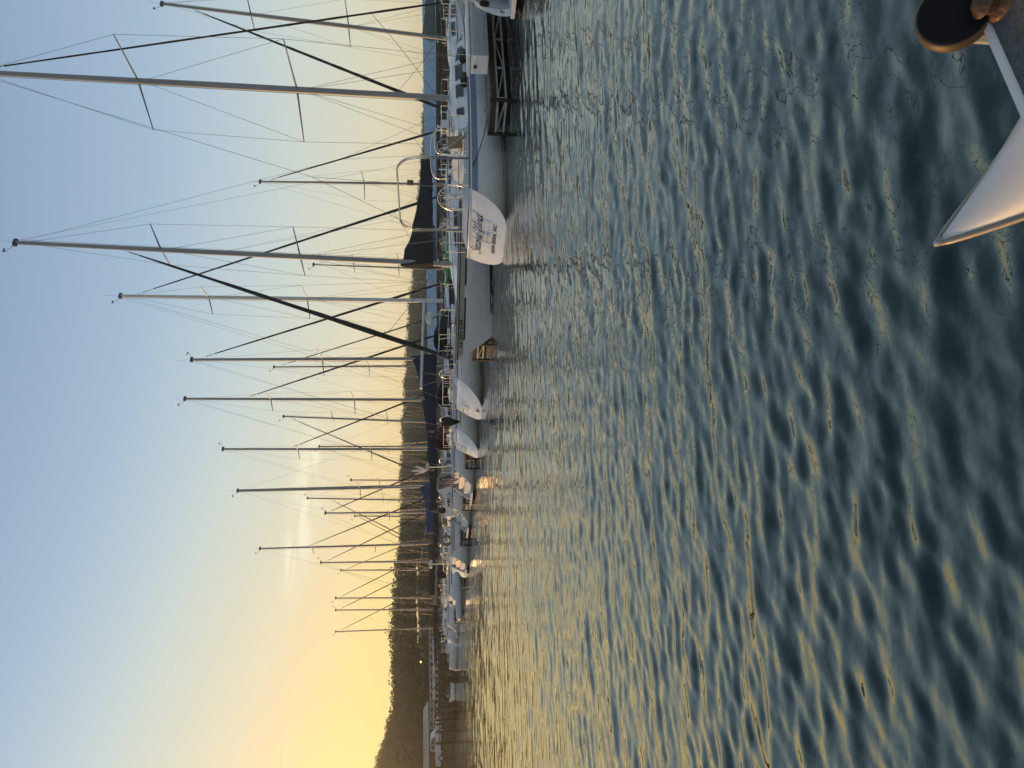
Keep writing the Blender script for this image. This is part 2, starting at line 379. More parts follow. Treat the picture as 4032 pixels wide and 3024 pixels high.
def sail_cover(x0, z0, x1, z1, hm, he, wd, m, parent, y0=0.0, seed=0, name='sail_cover'):
    """canvas cover over the boom, from the mast (x0) to its end (x1)"""
    rnd = random.Random(seed); n = 14; b = MB(); rings = []
    for i in range(n + 1):
        t = i / n; x = x0 + (x1 - x0) * t; zb = z0 + (z1 - z0) * t
        h = he + (hm - he) * max(0, 1 - t) ** 2.2; h *= 1 + rnd.uniform(-.06, .06); w = wd * (1 - .35 * t) * (1 + rnd.uniform(-.08, .08))
        dr = rnd.uniform(.10, .16)
        rings.append([(x, y0 - w * .5, zb - dr), (x, y0 - w * .62, zb + .05), (x, y0 - w * .4, zb + h * .5), (x, y0 - w * .13, zb + h * .92), (x, y0, zb + h), (x, y0 + w * .13, zb + h * .92), (x, y0 + w * .4, zb + h * .5), (x, y0 + w * .62, zb + .05), (x, y0 + w * .5, zb - dr)])
    b.grid(lambda i, j: rings[i][j], n + 1, 9)
    b.poly(rings[0]); b.poly(rings[-1][::-1])
    return b.build(name, m, parent, True, 50)
def pole_rails(h, parent, t0=.08, t1=.9, k=7, brown=None, hh=.62):
    """stanchions and lifelines both sides"""
    for side in (-1, 1):
        tops = []
        for i in range(k):
            t = t0 + (t1 - t0) * i / (k - 1); z = h.sh(t); p = h.pt(t, z, side, -.05)
            MB().tube([p, p + Vector((0, 0, hh))], .012, 5).build('stanchion', STEEL, parent); tops.append(p)
        for zz in (hh * .5, hh * .98):
            MB().tube([p + Vector((0, 0, zz)) for p in tops], .005, 4).build('lifeline', WIRE, parent)
        if brown:
            a, b_ = brown
            for zz in (hh * .5, hh * .98):
                pts = [h.pt(a + (b_ - a) * i / 6, h.sh(a) , side, -.05) + Vector((0, 0, zz)) for i in range(7)]
                MB().tube(pts, .028, 6).build('rail_cover', BROWNP, parent)
def pushpit(h, parent, t1=.10, hh=.64, gate=False, x_in=.05):
    path = []
    for side in (-1, 1):
        pts = []
        for t in (t1, t1 * .5, .01):
            p = h.pt(t, h.sh(t), side, -.06); pts.append(p + Vector((x_in, 0, 0)))
        path.append(pts)
    for zz in (hh * .5, hh):
        up = Vector((0, 0, zz)); a = [p + up for p in path[0]]; b = [p + up for p in path[1]][::-1]
        if gate:
            a.append(a[-1].lerp(b[0], .33)); b.insert(0, a[-2].lerp(b[0], .67))
            MB().tube(a, .014, 6).build('stern_rail', STEEL, parent); MB().tube(b, .014, 6).build('stern_rail', STEEL, parent)
        else:
            MB().tube(a + b, .014, 6).build('stern_rail', STEEL, parent)
    for pts in path:
        for p in pts: MB().tube([p, p + Vector((0, 0, hh))], .014, 6).build('rail_post', STEEL, parent)
    if gate:
        a, b = path[0][-1], path[1][-1]
        for f in (.33, .67):
            p = a.lerp(b, f); MB().tube([p, p + Vector((0, 0, hh))], .014, 6).build('rail_post', STEEL, parent)
def pulpit(h, parent, hh=.62):
    for zz in (hh, hh * .5):
        L = []
        for side in (-1, 1):
            pts = [h.pt(t, h.sh(t), side, -.04) + Vector((0, 0, zz)) for t in (.86, .93)]
            L.append(pts)
        tip = h.pt(.99, h.sh(1), 1) + Vector((-.05, 0, zz)); tip.y = 0
        MB().tube(catmull(L[0] + [tip] + L[1][::-1], 4), .014, 6).build('bow_rail', STEEL, parent)
    for side in (-1, 1):
        for t, dx in ((.86, 0), (.93, .12)):
            p = h.pt(t, h.sh(t), side, -.04); MB().tube([p, p + Vector((dx, -side * .02, hh))], .013, 6).build('rail_post', STEEL, parent)
def wheel(parent, x, z, r=.45, y=0.0):
    w = MB(); n = 24
    w.tube([(x, y + math.cos(2 * math.pi * i / n) * r, z + math.sin(2 * math.pi * i / n) * r) for i in range(n)], .018, 6, closed=True)
    o = w.build('steering_wheel', STEEL, parent, True)
    s = MB()
    for k in range(6):
        a = math.pi * k / 3; s.tube([(x, y, z), (x, y + math.cos(a) * r, z + math.sin(a) * r)], .008, 5)
    s.build('spokes', STEEL, o)
    MB().tube([(x + .12, y, z - .75), (x + .12, y, z - .1), (x + .1, y, z + .2)], [.09, .07, .05], 8).build('pedestal', WHITE, parent, True)
def cabin(h, parent, x0, x1, hc, wf, wins, top=DECK, m=GEL, front=.42, wz=(.32, .78), house=None):
    n = 16; rings = []
    for i in range(n + 1):
        f = i / n; x = x0 + (x1 - x0) * f; t = h.t_at(x); zd = h.sh(t) - .02
        w = min(wf * h.B / 2, h.hb(t) * .80)
        g = 1.0 if f < 1 - front else max(.02, 1 - ((f - (1 - front)) / front) ** 1.5)
        g *= min(1, .85 + f * .6); hh = hc * g
        rings.append([(x, -w, zd), (x + (-.05 if f == 0 else 0), -w * .93, zd + hh * .55), (x, -w * .84, zd + hh * .93), (x, -w * .6, zd + hh * 1.05), (x, 0, zd + hh * 1.14), (x, w * .6, zd + hh * 1.05), (x, w * .84, zd + hh * .93), (x + (-.05 if f == 0 else 0), w * .93, zd + hh * .55), (x, w, zd)])
    b = MB(); b.grid(lambda i, j: rings[i][j], n + 1, 9); b.f = [q[::-1] for q in b.f]; b.poly(rings[0]); b.poly(rings[-1][::-1])
    o = b.build('cabin_trunk', m, parent, True, 35)
    def side(x, v, s):
        f = (x - x0) / (x1 - x0) * n; i = min(n - 1, max(0, int(f))); k = f - i
        def row(r):
            a, c, d = Vector(r[0]), Vector(r[1]), Vector(r[2])
            p = a.lerp(c, v / .55) if v < .55 else c.lerp(d, (v - .55) / .38)
            return p
        p = row(rings[i]).lerp(row(rings[i + 1]), k); p.y -= .008
        return Vector((p.x, p.y * (1 if s < 0 else -1), p.z))
    for (a, c, *r) in wins:
        v0, v1 = r if r else wz
        for s in (-1, 1):
            ins = (c - a) * .04
            mm = 5
            g = MB(); g.grid(lambda i, j: side((a + (c - a) * i / (mm - 1)) + (ins if j and i == 0 else 0) - (ins if j and i == mm - 1 else 0), (v0, (v0 + v1) / 2, v1)[j], s), mm, 3)
            if s > 0: g.f = [q[::-1] for q in g.f]
            win = g.build('window', GLASS, o)
            fr = MB(); loop = [side(a + (c - a) * i / 4, v0, s) for i in range(5)] + [side(c - (c - a) * i / 4, v1, s) for i in range(5)]
            fr.tube(loop, .012, 4, closed=True).build('frame', ALU, win)
    # hatch and handrail on the roof
    zt = lambda x: side(x, .9, -1).z
    xm = x0 + (x1 - x0) * .28
    MB().box((xm, 0, h.sh(h.t_at(xm)) + hc * 1.16), (.7, .62, .07)).build('hatch', DECK, o)
    for s in (-1, 1):
        y = wf * h.B * .33 * s; pts = []
        for k in range(9):
            x = x0 + .15 + (x1 - x0) * .5 * k / 8; i = int((x - x0) / (x1 - x0) * n); z = rings[i][3][2]; pts.append((x, y, z + (.055 if k % 2 else .015)))
        MB().tube(pts, .013, 5).build('handrail', TEAK, o)
    return o
def masthead_gear(p, parent, seed, sx=1):
    rnd = random.Random(seed)
    b = MB(); b.tube([p, p + Vector((.28 * sx, 0, .12)), p + Vector((.36 * sx, 0, .30))], .008, 4); b.box(p + Vector((.36 * sx, 0, .32)), (.16, .03, .03)); b.tube([p + Vector((.42 * sx, 0, .32)), p + Vector((.42 * sx, 0, .22))], .02, 5)
    b.build('wind_sensor', BLK, parent)
    MB().tube([p, p + Vector((-.05 * sx, .05, rnd.uniform(.5, .9)))], .005, 4).build('antenna', WIRE, parent)
    MB().box(p + Vector((0, 0, .03)), (.26, .13, .12)).build('masthead_cap', BLK, parent)

def sailboat(label, S, out, L, B, F, xm, Htop, lean=(0, 0), hullk={}, stern='flat', cab=None, wins=(), jib=None, jibtop=.97, jibm=BLACKC, cover=None, boom=None, spread=((.36, 1.25), (.68, 1.0)), mm=ALU, mr=.085, rails=True, detail=2, seed=1, hm=GEL, wire=.0048, backstay=True, forestay=True, boomz=None, bulge=.12, group='sailboats moored along the dock'):
    """S: world point of the transom at the waterline; local +x is the bow. Htop: masthead above the water"""
    h = Hull(L, B, F, **hullk)
    rz = TH + (math.pi if out else 0)
    root = thing('sailboat', label, 'sailboat', (S.x, S.y, 0), rz, group)
    hb, sec0 = hull_mesh(h, bulge=bulge if stern == 'flat' else 0.0)
    ho = hb.build('hull', hm, root, True, 60)
    for side in (-1, 1):
        band(h, 0, 0, 0, .93, side, .004, 24, -.10, .06).build('boot_stripe', ANTI, ho, True)
        MB().tube([h.pt(i / 24, h.sh(i / 24), side, .004) + Vector((0, 0, .02)) for i in range(25)], .026, 5).build('toe_rail', TOE, root, True)
    # deck with a sunken cockpit
    xc0, xc1 = h.rs * F + .35, (cab[0] - .02 if cab else 3.0)
    nd, me_ = 34, 11
    def D(i, j):
        t = i / nd; yf = (j - me_ // 2) / (me_ // 2); y = h.hb(t) * .985 * yf; z = h.sh(t) + .035 * h.B / 3 * (1 - yf * yf) - .01; x = h.X(t, h.sh(t)) + (.0 if t > 0 else .01)
        if xc0 < x < xc1 and abs(yf) < .5: z -= .36
        elif xc0 - .2 < x < xc1 and abs(yf) < .7: z += .14
        return (x, y, z)
    db = MB(); db.grid(D, nd + 1, me_); db.f = [q[::-1] for q in db.f]; db.build('deck', DECK, root, True, 30)
    if stern == 'flat':
        tb = MB(); nr_ = 7; sy = max(abs(p[1]) for p in sec0); zt_ = h.sh(0); cx = Vector((h.rs * zt_ * .55, 0, zt_ * .55))
        def T(i, j):
            f = i / (nr_ - 1); p = Vector(sec0[j]); q = cx.lerp(p, f); q.x = h.rs * q.z - bulge * (1 - (q.y / sy) ** 2) - .004
            return q
        tb.grid(T, nr_, len(sec0))
        tb.poly([T(k, 0) for k in range(nr_)][::-1] + [T(k, len(sec0) - 1) for k in range(1, nr_)])
        tb.v = tb.v
        to = tb.build('transom', hm, root, True)
    else:
        # sugar-scoop: open stern with rims, a platform and steps
        to = None
        for side in (-1, 1):
            pts = [h.pt(0, .16 + (h.sh(0) - .16) * i / 10, side, 0) for i in range(11)]
            b = MB(); b.grid(lambda i, j: [pts[i] + Vector((-.01, side * .004, 0)), pts[i] + Vector((.10, side * .004, .05)), pts[i] + Vector((.06, -side * .13, .06)), pts[i] + Vector((-.02, -side * .13, 0))][j], 11, 4, True)
            b.build('stern_rim', DECK, root, True, 40)
            b = MB(); q = [Vector((p.x + .03, p.y - side * .12, p.z)) for p in pts]
            b.poly(q + [Vector((h.rs * F + .4, q[-1].y, q[-1].z)), Vector((h.rs * F + .4, q[0].y, q[0].z))]); b.build('scoop_side', GELG, root)
        w = h.hb(0) * .9
        MB().box((.02 + (h.rs * F) * .5, 0, .16), (h.rs * F + .5, w * 1.5, .10)).build('swim_platform', DECK, root)
        MB().box((-.03, 0, .15), (.10, w * 1.42, .12)).build('platform_rim', DECK, root)
        for k in range(3):
            zt = .16 + (F - .16) * (k + 1) / 3; xs = h.rs * F * (.45 + .3 * k)
            MB().box((xs + .3, 0, zt * .5 + .05), (.6, w * 1.3, zt)).build('step', GELG if k % 2 else DECK, root)
        MB().box((h.rs * F * .6, w * .45, .45), (.02, .22, .18)).build('shower_locker', TOE, root)
    if cab: co = cabin(h, root, cab[0], cab[1], cab[2], cab[3] if len(cab) > 3 else .62, wins)
    # mast
    deckz = h.sh(h.t_at(xm)) + (cab[2] if cab and cab[0] < xm < cab[1] - .1 else .05) - .06
    base = Vector((xm, 0, deckz)); top = Vector((xm + lean[0], lean[1], Htop))
    mo = MB().tube([base, base.lerp(top, .5), top], [mr, mr, mr * .72], 10).build('mast', mm, root, True, 60)
    masthead_gear(top, mo, seed, -1 if seed % 2 else 1)
    chain = [h.pt(h.t_at(xm - .25), h.sh(.5), s, -.08) for s in (-1, 1)]
    tips = {-1: [], 1: []}
    for f, ln in spread:
        p = base.lerp(top, f)
        for s in (-1, 1):
            q = p + Vector((-.22, s * ln, .06)); MB().tube([p, q], [.034, .018], 5).build('spreader', ALU, mo); tips[s].append((f, q, p))
    for i, s in enumerate((-1, 1)):
        pts = [chain[i]] + [q for f, q, p in tips[s]] + [base.lerp(top, .985)]
        MB().tube(pts, wire, 4).build('shroud', WIRE, root)
        for k, (f, q, p) in enumerate(tips[s]):
            a = chain[i] + Vector((.3, 0, 0)) if k == 0 else tips[s][k - 1][1]
            MB().tube([a, p - Vector((0, 0, .1))], wire, 4).build('shroud', WIRE, root)
            if k == 0: MB().tube([chain[i] - Vector((.35, 0, 0)), p - Vector((0, 0, .1))], wire, 4).build('shroud', WIRE, root)
    bow = h.pt(.985, h.sh(1), 1); bow.y = 0; bow.z += .05
    jt = base.lerp(top, jibtop) + Vector((.12, 0, 0))
    if forestay: MB().tube([bow, jt], wire * 1.2, 4).build('forestay', WIRE, root)
    if jib:
        n = 26; rnd = random.Random(seed); a, c = bow.lerp(jt, .035), bow.lerp(jt, .955); rr = []
        for i in range(n + 1):
            f = i / n; rr.append(max(.018, (jib * (1 - f) ** .75 * min(1, .45 + f * 5) + .024)) * rnd.uniform(.9, 1.12))
        jo = MB().tube([a.lerp(c, i / n) + Vector((0, 0, 0)) for i in range(n + 1)], rr, 8).build('furled_jib', jibm, root, True)
        MB().tube([bow.lerp(jt, .012), bow.lerp(jt, .03)], .09, 8).build('furling_drum', BLK, jo)
        MB().tube([bow.lerp(jt, .96), bow.lerp(jt, .985)], .03, 6).build('swivel', STEEL, jo)
        MB().tube(sag(a.lerp(c, .18) - Vector((.1, 0, 0)), (xm - .5, .8, F + .3), .15), .008, 4).build('jib_sheet', ROPE, jo)
    st = h.pt(0, h.sh(0), 1); st.y = 0
    if backstay:
        if detail > 1:
            sp = st.lerp(top, .30)
            MB().tube([sp, top], wire, 4).build('backstay', WIRE, root)
            for s in (-1, 1): MB().tube([h.pt(.01, h.sh(0), s, -.15), sp], wire, 4).build('backstay', WIRE, root)
        else: MB().tube([st, top], wire, 4).build('backstay', WIRE, root)
    MB().tube([base + Vector((-.14, .05, .2)), top + Vector((-.1, .04, 0))], wire, 4).build('halyard', ROPE, mo)
    bz = boomz or (deckz + .75)
    if boom:
        xe = xm - boom
        bo = MB().tube([(xm - .1, 0, bz), (xe, 0, bz + .08)], [.075, .065], 8).build('boom', mm, root, True, 60)
        if cover: sail_cover(xm + .12 if cover[0] > .8 else xm - .05, bz + .04, xe - .02, bz + .12, cover[0], cover[1], cover[2], cover[3], bo, seed=seed)
        MB().tube([(xe + .15, 0, bz + .05), (h.rs * F + .9, 0, F + .25)], .009, 4).build('mainsheet', ROPEW, bo)
        MB().tube([(xe, 0, bz + .1), top - Vector((.12, 0, .05))], wire * .8, 4).build('topping_lift', WIRE, bo)
        for s in (-1, 1):
            if detail > 1:
                lz = base.lerp(top, .55); j = Vector((xm - boom * .4, s * .12, bz + 1.6)); MB().tube([lz, j], wire * .7, 4).build('lazy_jack', WIRE, bo)
                for xx in (.3, .7): MB().tube([j, (xm - boom * xx, s * .12, bz)], wire * .7, 4).build('lazy_jack', WIRE, bo)
    if rails:
        pole_rails(h, root, .12, .86, 7 if detail > 1 else 5, rails if isinstance(rails, tuple) else None)
        pulpit(h, root); pushpit(h, root, gate=(stern != 'flat') or detail > 2)
    if detail > 0:
        wheel(root, xc0 + .75, F + .42, .42 if detail < 3 else .52)
        for s in (-1, 1): MB().lathe((xc1 - .35, s * h.hb(.25) * .66, F + .12), (0, 0, 1), [(.09, 0), (.07, .06), (.06, .1), (.085, .16), (.085, .18)], 10).build('winch', STEEL, root, True)
    return root, h, to
# ------------------------------------------------------------------ where the boats lie
def ypx(P):
    return 1512 - FPX * P.x / (P.y * CP - (P.z - CH) * SP)
O = ground(1984, 945)
def row(s, t, z=0.0):
    p = O + AX * s + BX * t; return Vector((p.x, p.y, z))
def solve_mast(S, out, ym, z=2.0):
    d = AX * (-1 if out else 1); lo, hi = -4.0, 16.0
    f = lambda s: ypx(Vector((S.x + d.x * s, S.y + d.y * s, z))) - ym
    for _ in range(50):
        m = (lo + hi) / 2
        if (f(lo) < 0) == (f(m) < 0): lo = m
        else: hi = m
    return lo
def rig(S, out, xm, tx, ty):
    d = AX * (-1 if out else 1); b = S + d * xm; tp = at(tx, ty, b.y); rz = TH + (math.pi if out else 0); dx = tp.x - b.x
    return tp.z, (dx * math.cos(rz), -dx * math.sin(rz))
def moored(label, S, out, ym, top, L, B, F, xm=None, **k):
    if xm is None: xm = solve_mast(S, out, ym)
    H, lean = rig(S, out, xm, *top)
    print('BOAT %-50s S=(%.1f,%.1f) t=%.1f xm=%.2f/%.1f H=%.1f lean=%.2f' % (label[:50], S.x, S.y, (S - O).dot(BX), xm, L, H, lean[0]))
    return sailboat(label, S, out, L, B, F, xm, H, lean, **k)
def by_mast(label, ym, Y, out, top, L, B, F, xm, **k):
    b = at(1700, ym, Y); d = AX * (-1 if out else 1); S = Vector((b.x - d.x * xm, b.y - d.y * xm, 0))
    return moored(label, S, out, ym, top, L, B, F, xm=xm, **k)

# A - the boat with its name on the transom
A, hA, tA = moored('white sailboat with blue sheer stripe and its name in script on the transom', O, False, 385, (-120, 282), 11.2, 3.6, 1.0,
    hullk=dict(fs=.80, rs=.55, ob=.95, p=.5, draft=.42, sb=.25), cab=(3.5, 8.6, .52, .66), wins=((4.9, 5.55, .28, .72), (5.75, 6.55, .28, .72), (6.75, 7.5, .28, .72), (7.85, 8.15, .4, .8), (4.05, 4.4, .3, .75)),
    jib=.016, jibm=BLACKC, jibtop=.985, spread=((.335, 1.95), (.665, 1.75)), mr=.105, mm=ALU, detail=3, seed=3, boom=None, wire=.0062, bulge=.2)
# B - bow out, registration number on the bow
Bb = ground(1938, 1325)
B_, hB, tB = moored('white sailboat moored bow out with dark twin stripes and registration number', Bb + AX * 11.4, True, 1040, (64, 955), 11.4, 3.5, 1.13,
    hullk=dict(fs=.78, rs=.4, ob=1.15, p=.5, sb=.16), cab=(4.4, 9.3, .34, .62), wins=((6.2, 7.1, .2, .6), (7.3, 8.1, .2, .6)), jib=.085, jibtop=.76, jibm=BLACKC, boom=5.7, boomz=2.2, cover=(1.15, .32, .32, BLACKC),
    spread=((.36, 1.35), (.68, 1.1)), mr=.10, detail=2, seed=4, backstay=True, wire=.0056)
# E - brown rail covers, bare white boom
E_, hE, tE = moored('white sailboat with brown padded rails, bare white boom and ladder on its transom', ground(1895, 1612), False, 1185, (477, 1165), 12.6, 3.9, 1.05,
    hullk=dict(fs=.70, rs=.75, ob=1.1, p=.8, sb=.2, draft=.4), cab=(4.2, 10.0, .5, .62), wins=((5.0, 6.6), (6.9, 8.3), (8.6, 9.2)), jib=.05, jibtop=.955, jibm=NAVY, boom=5.0, boomz=2.62, mm=ALUW,
    spread=((.44, 1.3), (.74, 1.05)), mr=.10, detail=2, seed=5, rails=(.08, .42), wire=.0056, bulge=.25)
F_, hF, tF = moored('white sailboat with a golden lit heart shaped transom and navy sail cover', ground(1881, 1768), False, 1412, (757, 1416), 9.8, 3.3, 1.0,
    hullk=dict(fs=.66, rs=.55, ob=.9, p=.85, draft=.38), cab=(3.2, 7.6, .48, .62), wins=((3.8, 4.9), (5.2, 6.4)), jib=.055, jibtop=.965, jibm=BLACKC, boom=4.3, boomz=2.1, cover=(1.25, .3, .42, NAVY), spread=((.5, 1.25),), mr=.09, detail=2, seed=6, bulge=.34)
G_, hG, tG = moored('white sailboat with open stepped stern flying a small striped flag', ground(1867, 1952), False, 1575, (730, 1570), 10.2, 3.4, 1.05,
    hullk=dict(fs=.80, rs=.95, ob=.8, p=.5), stern='scoop', cab=(3.6, 8.0, .48, .62), wins=((4.3, 5.6), (5.9, 7.0)), jib=.055, jibtop=.77, jibm=BLACKC, boom=4.4, boomz=2.1, cover=(.8, .28, .4, NAVY), spread=((.36, 1.3), (.68, 1.0)), detail=2, seed=7)
H_, hH, tH = moored('white sailboat with open stepped stern and a black kettle grill on its rail', ground(1851, 2086), False, 1770, (880, 1768), 9.6, 3.3, 1.05,
    hullk=dict(fs=.80, rs=1.0, ob=.8, p=.5), stern='scoop', cab=(3.4, 7.5, .48, .62), wins=((4.0, 5.2), (5.5, 6.6)), jib=.05, jibtop=.70, jibm=BLACKC, boom=4.2, boomz=2.05, cover=(.6, .28, .4, BLACKC), spread=((.34, 1.2), (.67, 1.0)), detail=2, seed=8)
I_, hI, tI = moored('white sailboat with a thick mast, blue sail cover and tan horseshoe buoy', ground(1843, 2246), False, 1912, (938, 1932), 10.4, 3.4, 1.0,
    hullk=dict(fs=.74, rs=.6, ob=.9), stern='scoop', cab=(3.4, 8.0, .48, .62), wins=((4.0, 5.4), (5.7, 6.8)), jib=None, boom=3.4, boomz=2.3, cover=(.9, .3, .4, BLUEC), spread=((.42, 1.3),), mr=.12, detail=2, seed=9)
M13, _, _ = moored('small sailboat between the tan buoy boat and the round tender', row(.3, 35.3), False, 2018, (1283, 2020), 8.2, 2.8, .9,
    cab=(2.6, 6.2, .42, .6), wins=((3.2, 4.4),), jib=.05, jibtop=.97, boom=3.6, cover=(.35, .18, .26, BLACKC), spread=((.48, 1.1),), mr=.075, detail=1, seed=10)
J_, hJ, tJ = moored('white sailboat with open stern beside the round dinghy on the dock end', ground(1824, 2412), False, 2140, (1025, 2160), 9.6, 3.2, 1.05,
    hullk=dict(fs=.80, rs=1.0, ob=.8, p=.5), stern='scoop', cab=(3.4, 7.5, .48, .62), wins=((4.0, 5.2), (5.5, 6.6)), jib=.05, jibtop=.74, jibm=BLACKC, boom=4.2, cover=(.5, .3, .36, BLACKC), spread=((.38, 1.2), (.72, 1.0)), detail=1, seed=11)
far = [('sailboat with slim mast second beyond the round dinghy, furled jib crossing its neighbour', 4.6, 2210, (1265, 2215), 46.0, TANC, 8.6),
       ('sailboat with short boom moored before the steel gangway', 15.5, 2354, (1323, 2355), 57.0, BLACKC, 8.4),
       ('next to last masted sailboat along the dock, with navy covered boom', 21.0, 2400, (1323, 2402), 62.0, NAVY, 8.6),
       ('last masted sailboat along the dock, beside the gangway', 28.9, 2472, (1323, 2487), 70.0, NAVY, 8.6)]
for i, (lb, tt, ym, tp, t, cm, L) in enumerate(far):
    moored(lb, row(.6, t), False, ym, tp, L, 2.9, .95, cab=(2.8, 6.4, .44, .6), wins=((3.3, 4.5), (4.7, 5.5)), jib=.042, jibtop=.96, jibm=MAUVE if i % 2 else BLACKC, boom=3.7, cover=(.45, .25, .3, cm), spread=((.40, 1.1),), mr=.08, detail=1, seed=20 + i, stern='scoop' if i in (1, 3) else 'flat', hullk=dict(rs=.8 if i in (1, 3) else .4))
# across the walkway, behind the front row
back = [('sailboat with grey green sail cover, its thick furled jib slanting over the blue striped hull', 150, 34.0, True, (640, 15), 10.0, 5.4, .085, .90, GREENC, BLACKC, .09, (.55, .3)),
        ('sailboat behind the hooped stern arch with a dark furled jib', 724, 44.5, False, (1026, 715), 9.5, 5.0, .075, .96, None, BLACKC, .08, None),
        ('small sailboat with bright blue cover gathered at its mast foot', 1060, 50.0, True, (1236, 1042), 7.5, 4.2, .0, .9, BLUEC, BLACKC, .06, (.7, .25)),
        ('sailboat with mauve furled jib between the two tall masts left of the boom', 1440, 60.0, False, (1080, 1445), 10.0, 5.3, .07, .97, None, MAUVE, .08, (.5, .3)),
        ('sailboat behind the golden transom with its jib furled toward the shore', 1665, 60.0, True, (1118, 1640), 10.0, 5.2, .065, .96, None, MAUVE, .085, (.5, .3)),
        ('sailboat with short mast hidden behind the open stern boats', 1759, 66.0, False, (1258, 1758), 9.0, 4.8, .0, .9, BLACKC, BLACKC, .08, (.4, .3)),
        ('small sailboat with thin mast right of the thick masted boat', 1893, 62.0, False, (1383, 1890), 7.6, 4.0, .0, .9, BLACKC, BLACKC, .065, (.4, .25)),
        ('sailboat left of the thick masted boat with its jib furled shoreward', 1973, 69.0, True, (1212, 1962), 10.0, 5.2, .05, .83, BLACKC, MAUVE, .08, (.4, .3)),
        ('short masted sailboat whose furled jib slopes toward the shore', 2035, 74.0, True, (1398, 2032), 8.6, 4.6, .05, .95, BLACKC, MAUVE, .075, (.4, .3)),
        ('sailboat with dark jib before the gangway, behind the slim masted one', 2245, 82.0, False, (1343, 2245), 9.0, 4.8, .06, .95, BLACKC, MAUVE, .085, (.4, .3))]
for i, (lb, ym, Y, out, tp, L, xm, jr, jt, cm, jm, mr, cv) in enumerate(back):
    by_mast(lb, ym, Y, out, tp, L, L * .33, 1.0, xm, cab=(L * .33, L * .78, .45, .62), wins=((L * .4, L * .52), (L * .55, L * .66)), jib=jr * .7 or None, jibtop=jt, jibm=jm, boom=(4.0 if cm else None), cover=(cv[0], cv[1], .36, cm) if cm else None,
            spread=((.45, 1.2),) if i % 2 else ((.36, 1.2), (.7, .95)), mr=mr, detail=1, seed=40 + i, group='sailboats behind the front row')
# Z - only its open stern shows at the edge of the picture
zt = ground(2022, 93, .1)
Z_, hZ, tZ = moored('open stern of a white sailboat at the picture edge, round grille and locker door inside', zt + Vector((.62, -1.03, -.1)), False, 0, (-400, -700), 10.5, 3.5, .98,
    xm=6.0, hullk=dict(fs=.80, rs=1.0, ob=.8, p=.5), stern='scoop', cab=(3.6, 8.0, .48, .62), wins=((4.3, 5.6),), jib=None, boom=None, detail=1, seed=60)
# ------------------------------------------------------------------ what sets each boat apart
def T_plane(h, y, z, bulge=.12):
    bulge = {id(hA): .2, id(hE): .25, id(hF): .34}.get(id(h), bulge)
    """point on the transom, local"""
    sy = h.hb(0); return Vector((h.rs * z - bulge * (1 - (y / sy) ** 2) - .012, y, z))
def transom_axes(h):
    return Vector((0, -1, 0)), Vector((h.rs, 0, 1)).normalized()
def on_transom(h, pts, bulge=.12, off=.02):
    return [T_plane(h, y, z, bulge) - Vector((off, 0, 0)) for y, z in pts]
# --- A
for sd in (-1, 1):
    band(hA, .05, .22, .0, .99, sd, .006, 26).build('sheer_stripe', STRB, A)
ux, uy = transom_axes(hA)
def wrap_to_transom(o, h, bulge=.12, off=.006):
    for v in o.data.vertices:
        p = T_plane(h, v.co.y, v.co.z, bulge); v.co.x = p.x - off
o = script_text('boat_name', 'Second Wind', .30, (0, .88, .66), ux, uy, STRK, tA, .014, .30); wrap_to_transom(o, hA)
o = text_mesh('home_port', 'NEW BERN, NC', .155, (0, .58, .25), ux, uy, STRK, tA, .25, .004, 1.12); wrap_to_transom(o, hA, off=.004)
lad = MB()
for yy in (-.30, .12):
    lad.tube(on_transom(hA, [(yy, .98), (yy, .9)], off=.05) + on_transom(hA, [(yy - .02, .60), (yy - .05, .42)], off=.09) + on_transom(hA, [(yy - .05, .36)], off=.02), .016, 6)
for zz in (.5, .62, .74): lad.tube(on_transom(hA, [(-.32, zz), (.10, zz)], off=.085), .014, 6)
lad.build('boarding_ladder', STEEL, A)
MB().tube(on_transom(hA, [(hA.hb(0) * .98, 1.0), (.6, 1.005), (0, 1.01), (-.6, 1.005), (-hA.hb(0) * .98, 1.0)], off=.0), .035, 6).build('stern_cap', GEL, A, True)
# stern arch
xa = hA.rs * 1.0 + 1.15
def hoop(x, w, z0, z1, r, lean=0.0, n=7, rad=.5):
    pts = [(x, -w, z0), (x + lean * .5, -w * .98, z1 - rad)]
    for k in range(1, n): a = math.pi / 2 * k / n; pts.append((x + lean, -w * .98 + rad * (1 - math.cos(a)), z1 - rad + rad * math.sin(a)))
    return pts + [(p[0], -p[1], p[2]) for p in pts[::-1]]
for dx in (0, .07): MB().tube(hoop(xa + dx, 1.5, .98, 3.12, .021, -.05, rad=.55), .021, 8).build('stern_arch', STEEL, A, True)
for sd in (-1, 1): MB().tube(catmull([(xa + 1.1, sd * 1.55, 1.0), (xa + .55, sd * 1.52, 1.5), (xa + .05, sd * 1.5, 1.95)], 4), .016, 6).build('arch_brace', STEEL, A, True)
MB().box((xa - .03, -.55, 2.74), (.12, .10, .18)).build('stern_light', GLASS, A); MB().tube([(xa - .03, -.55, 2.84), (xa - .03, -.55, 3.1)], .012, 5).build('light_bracket', STEEL, A)
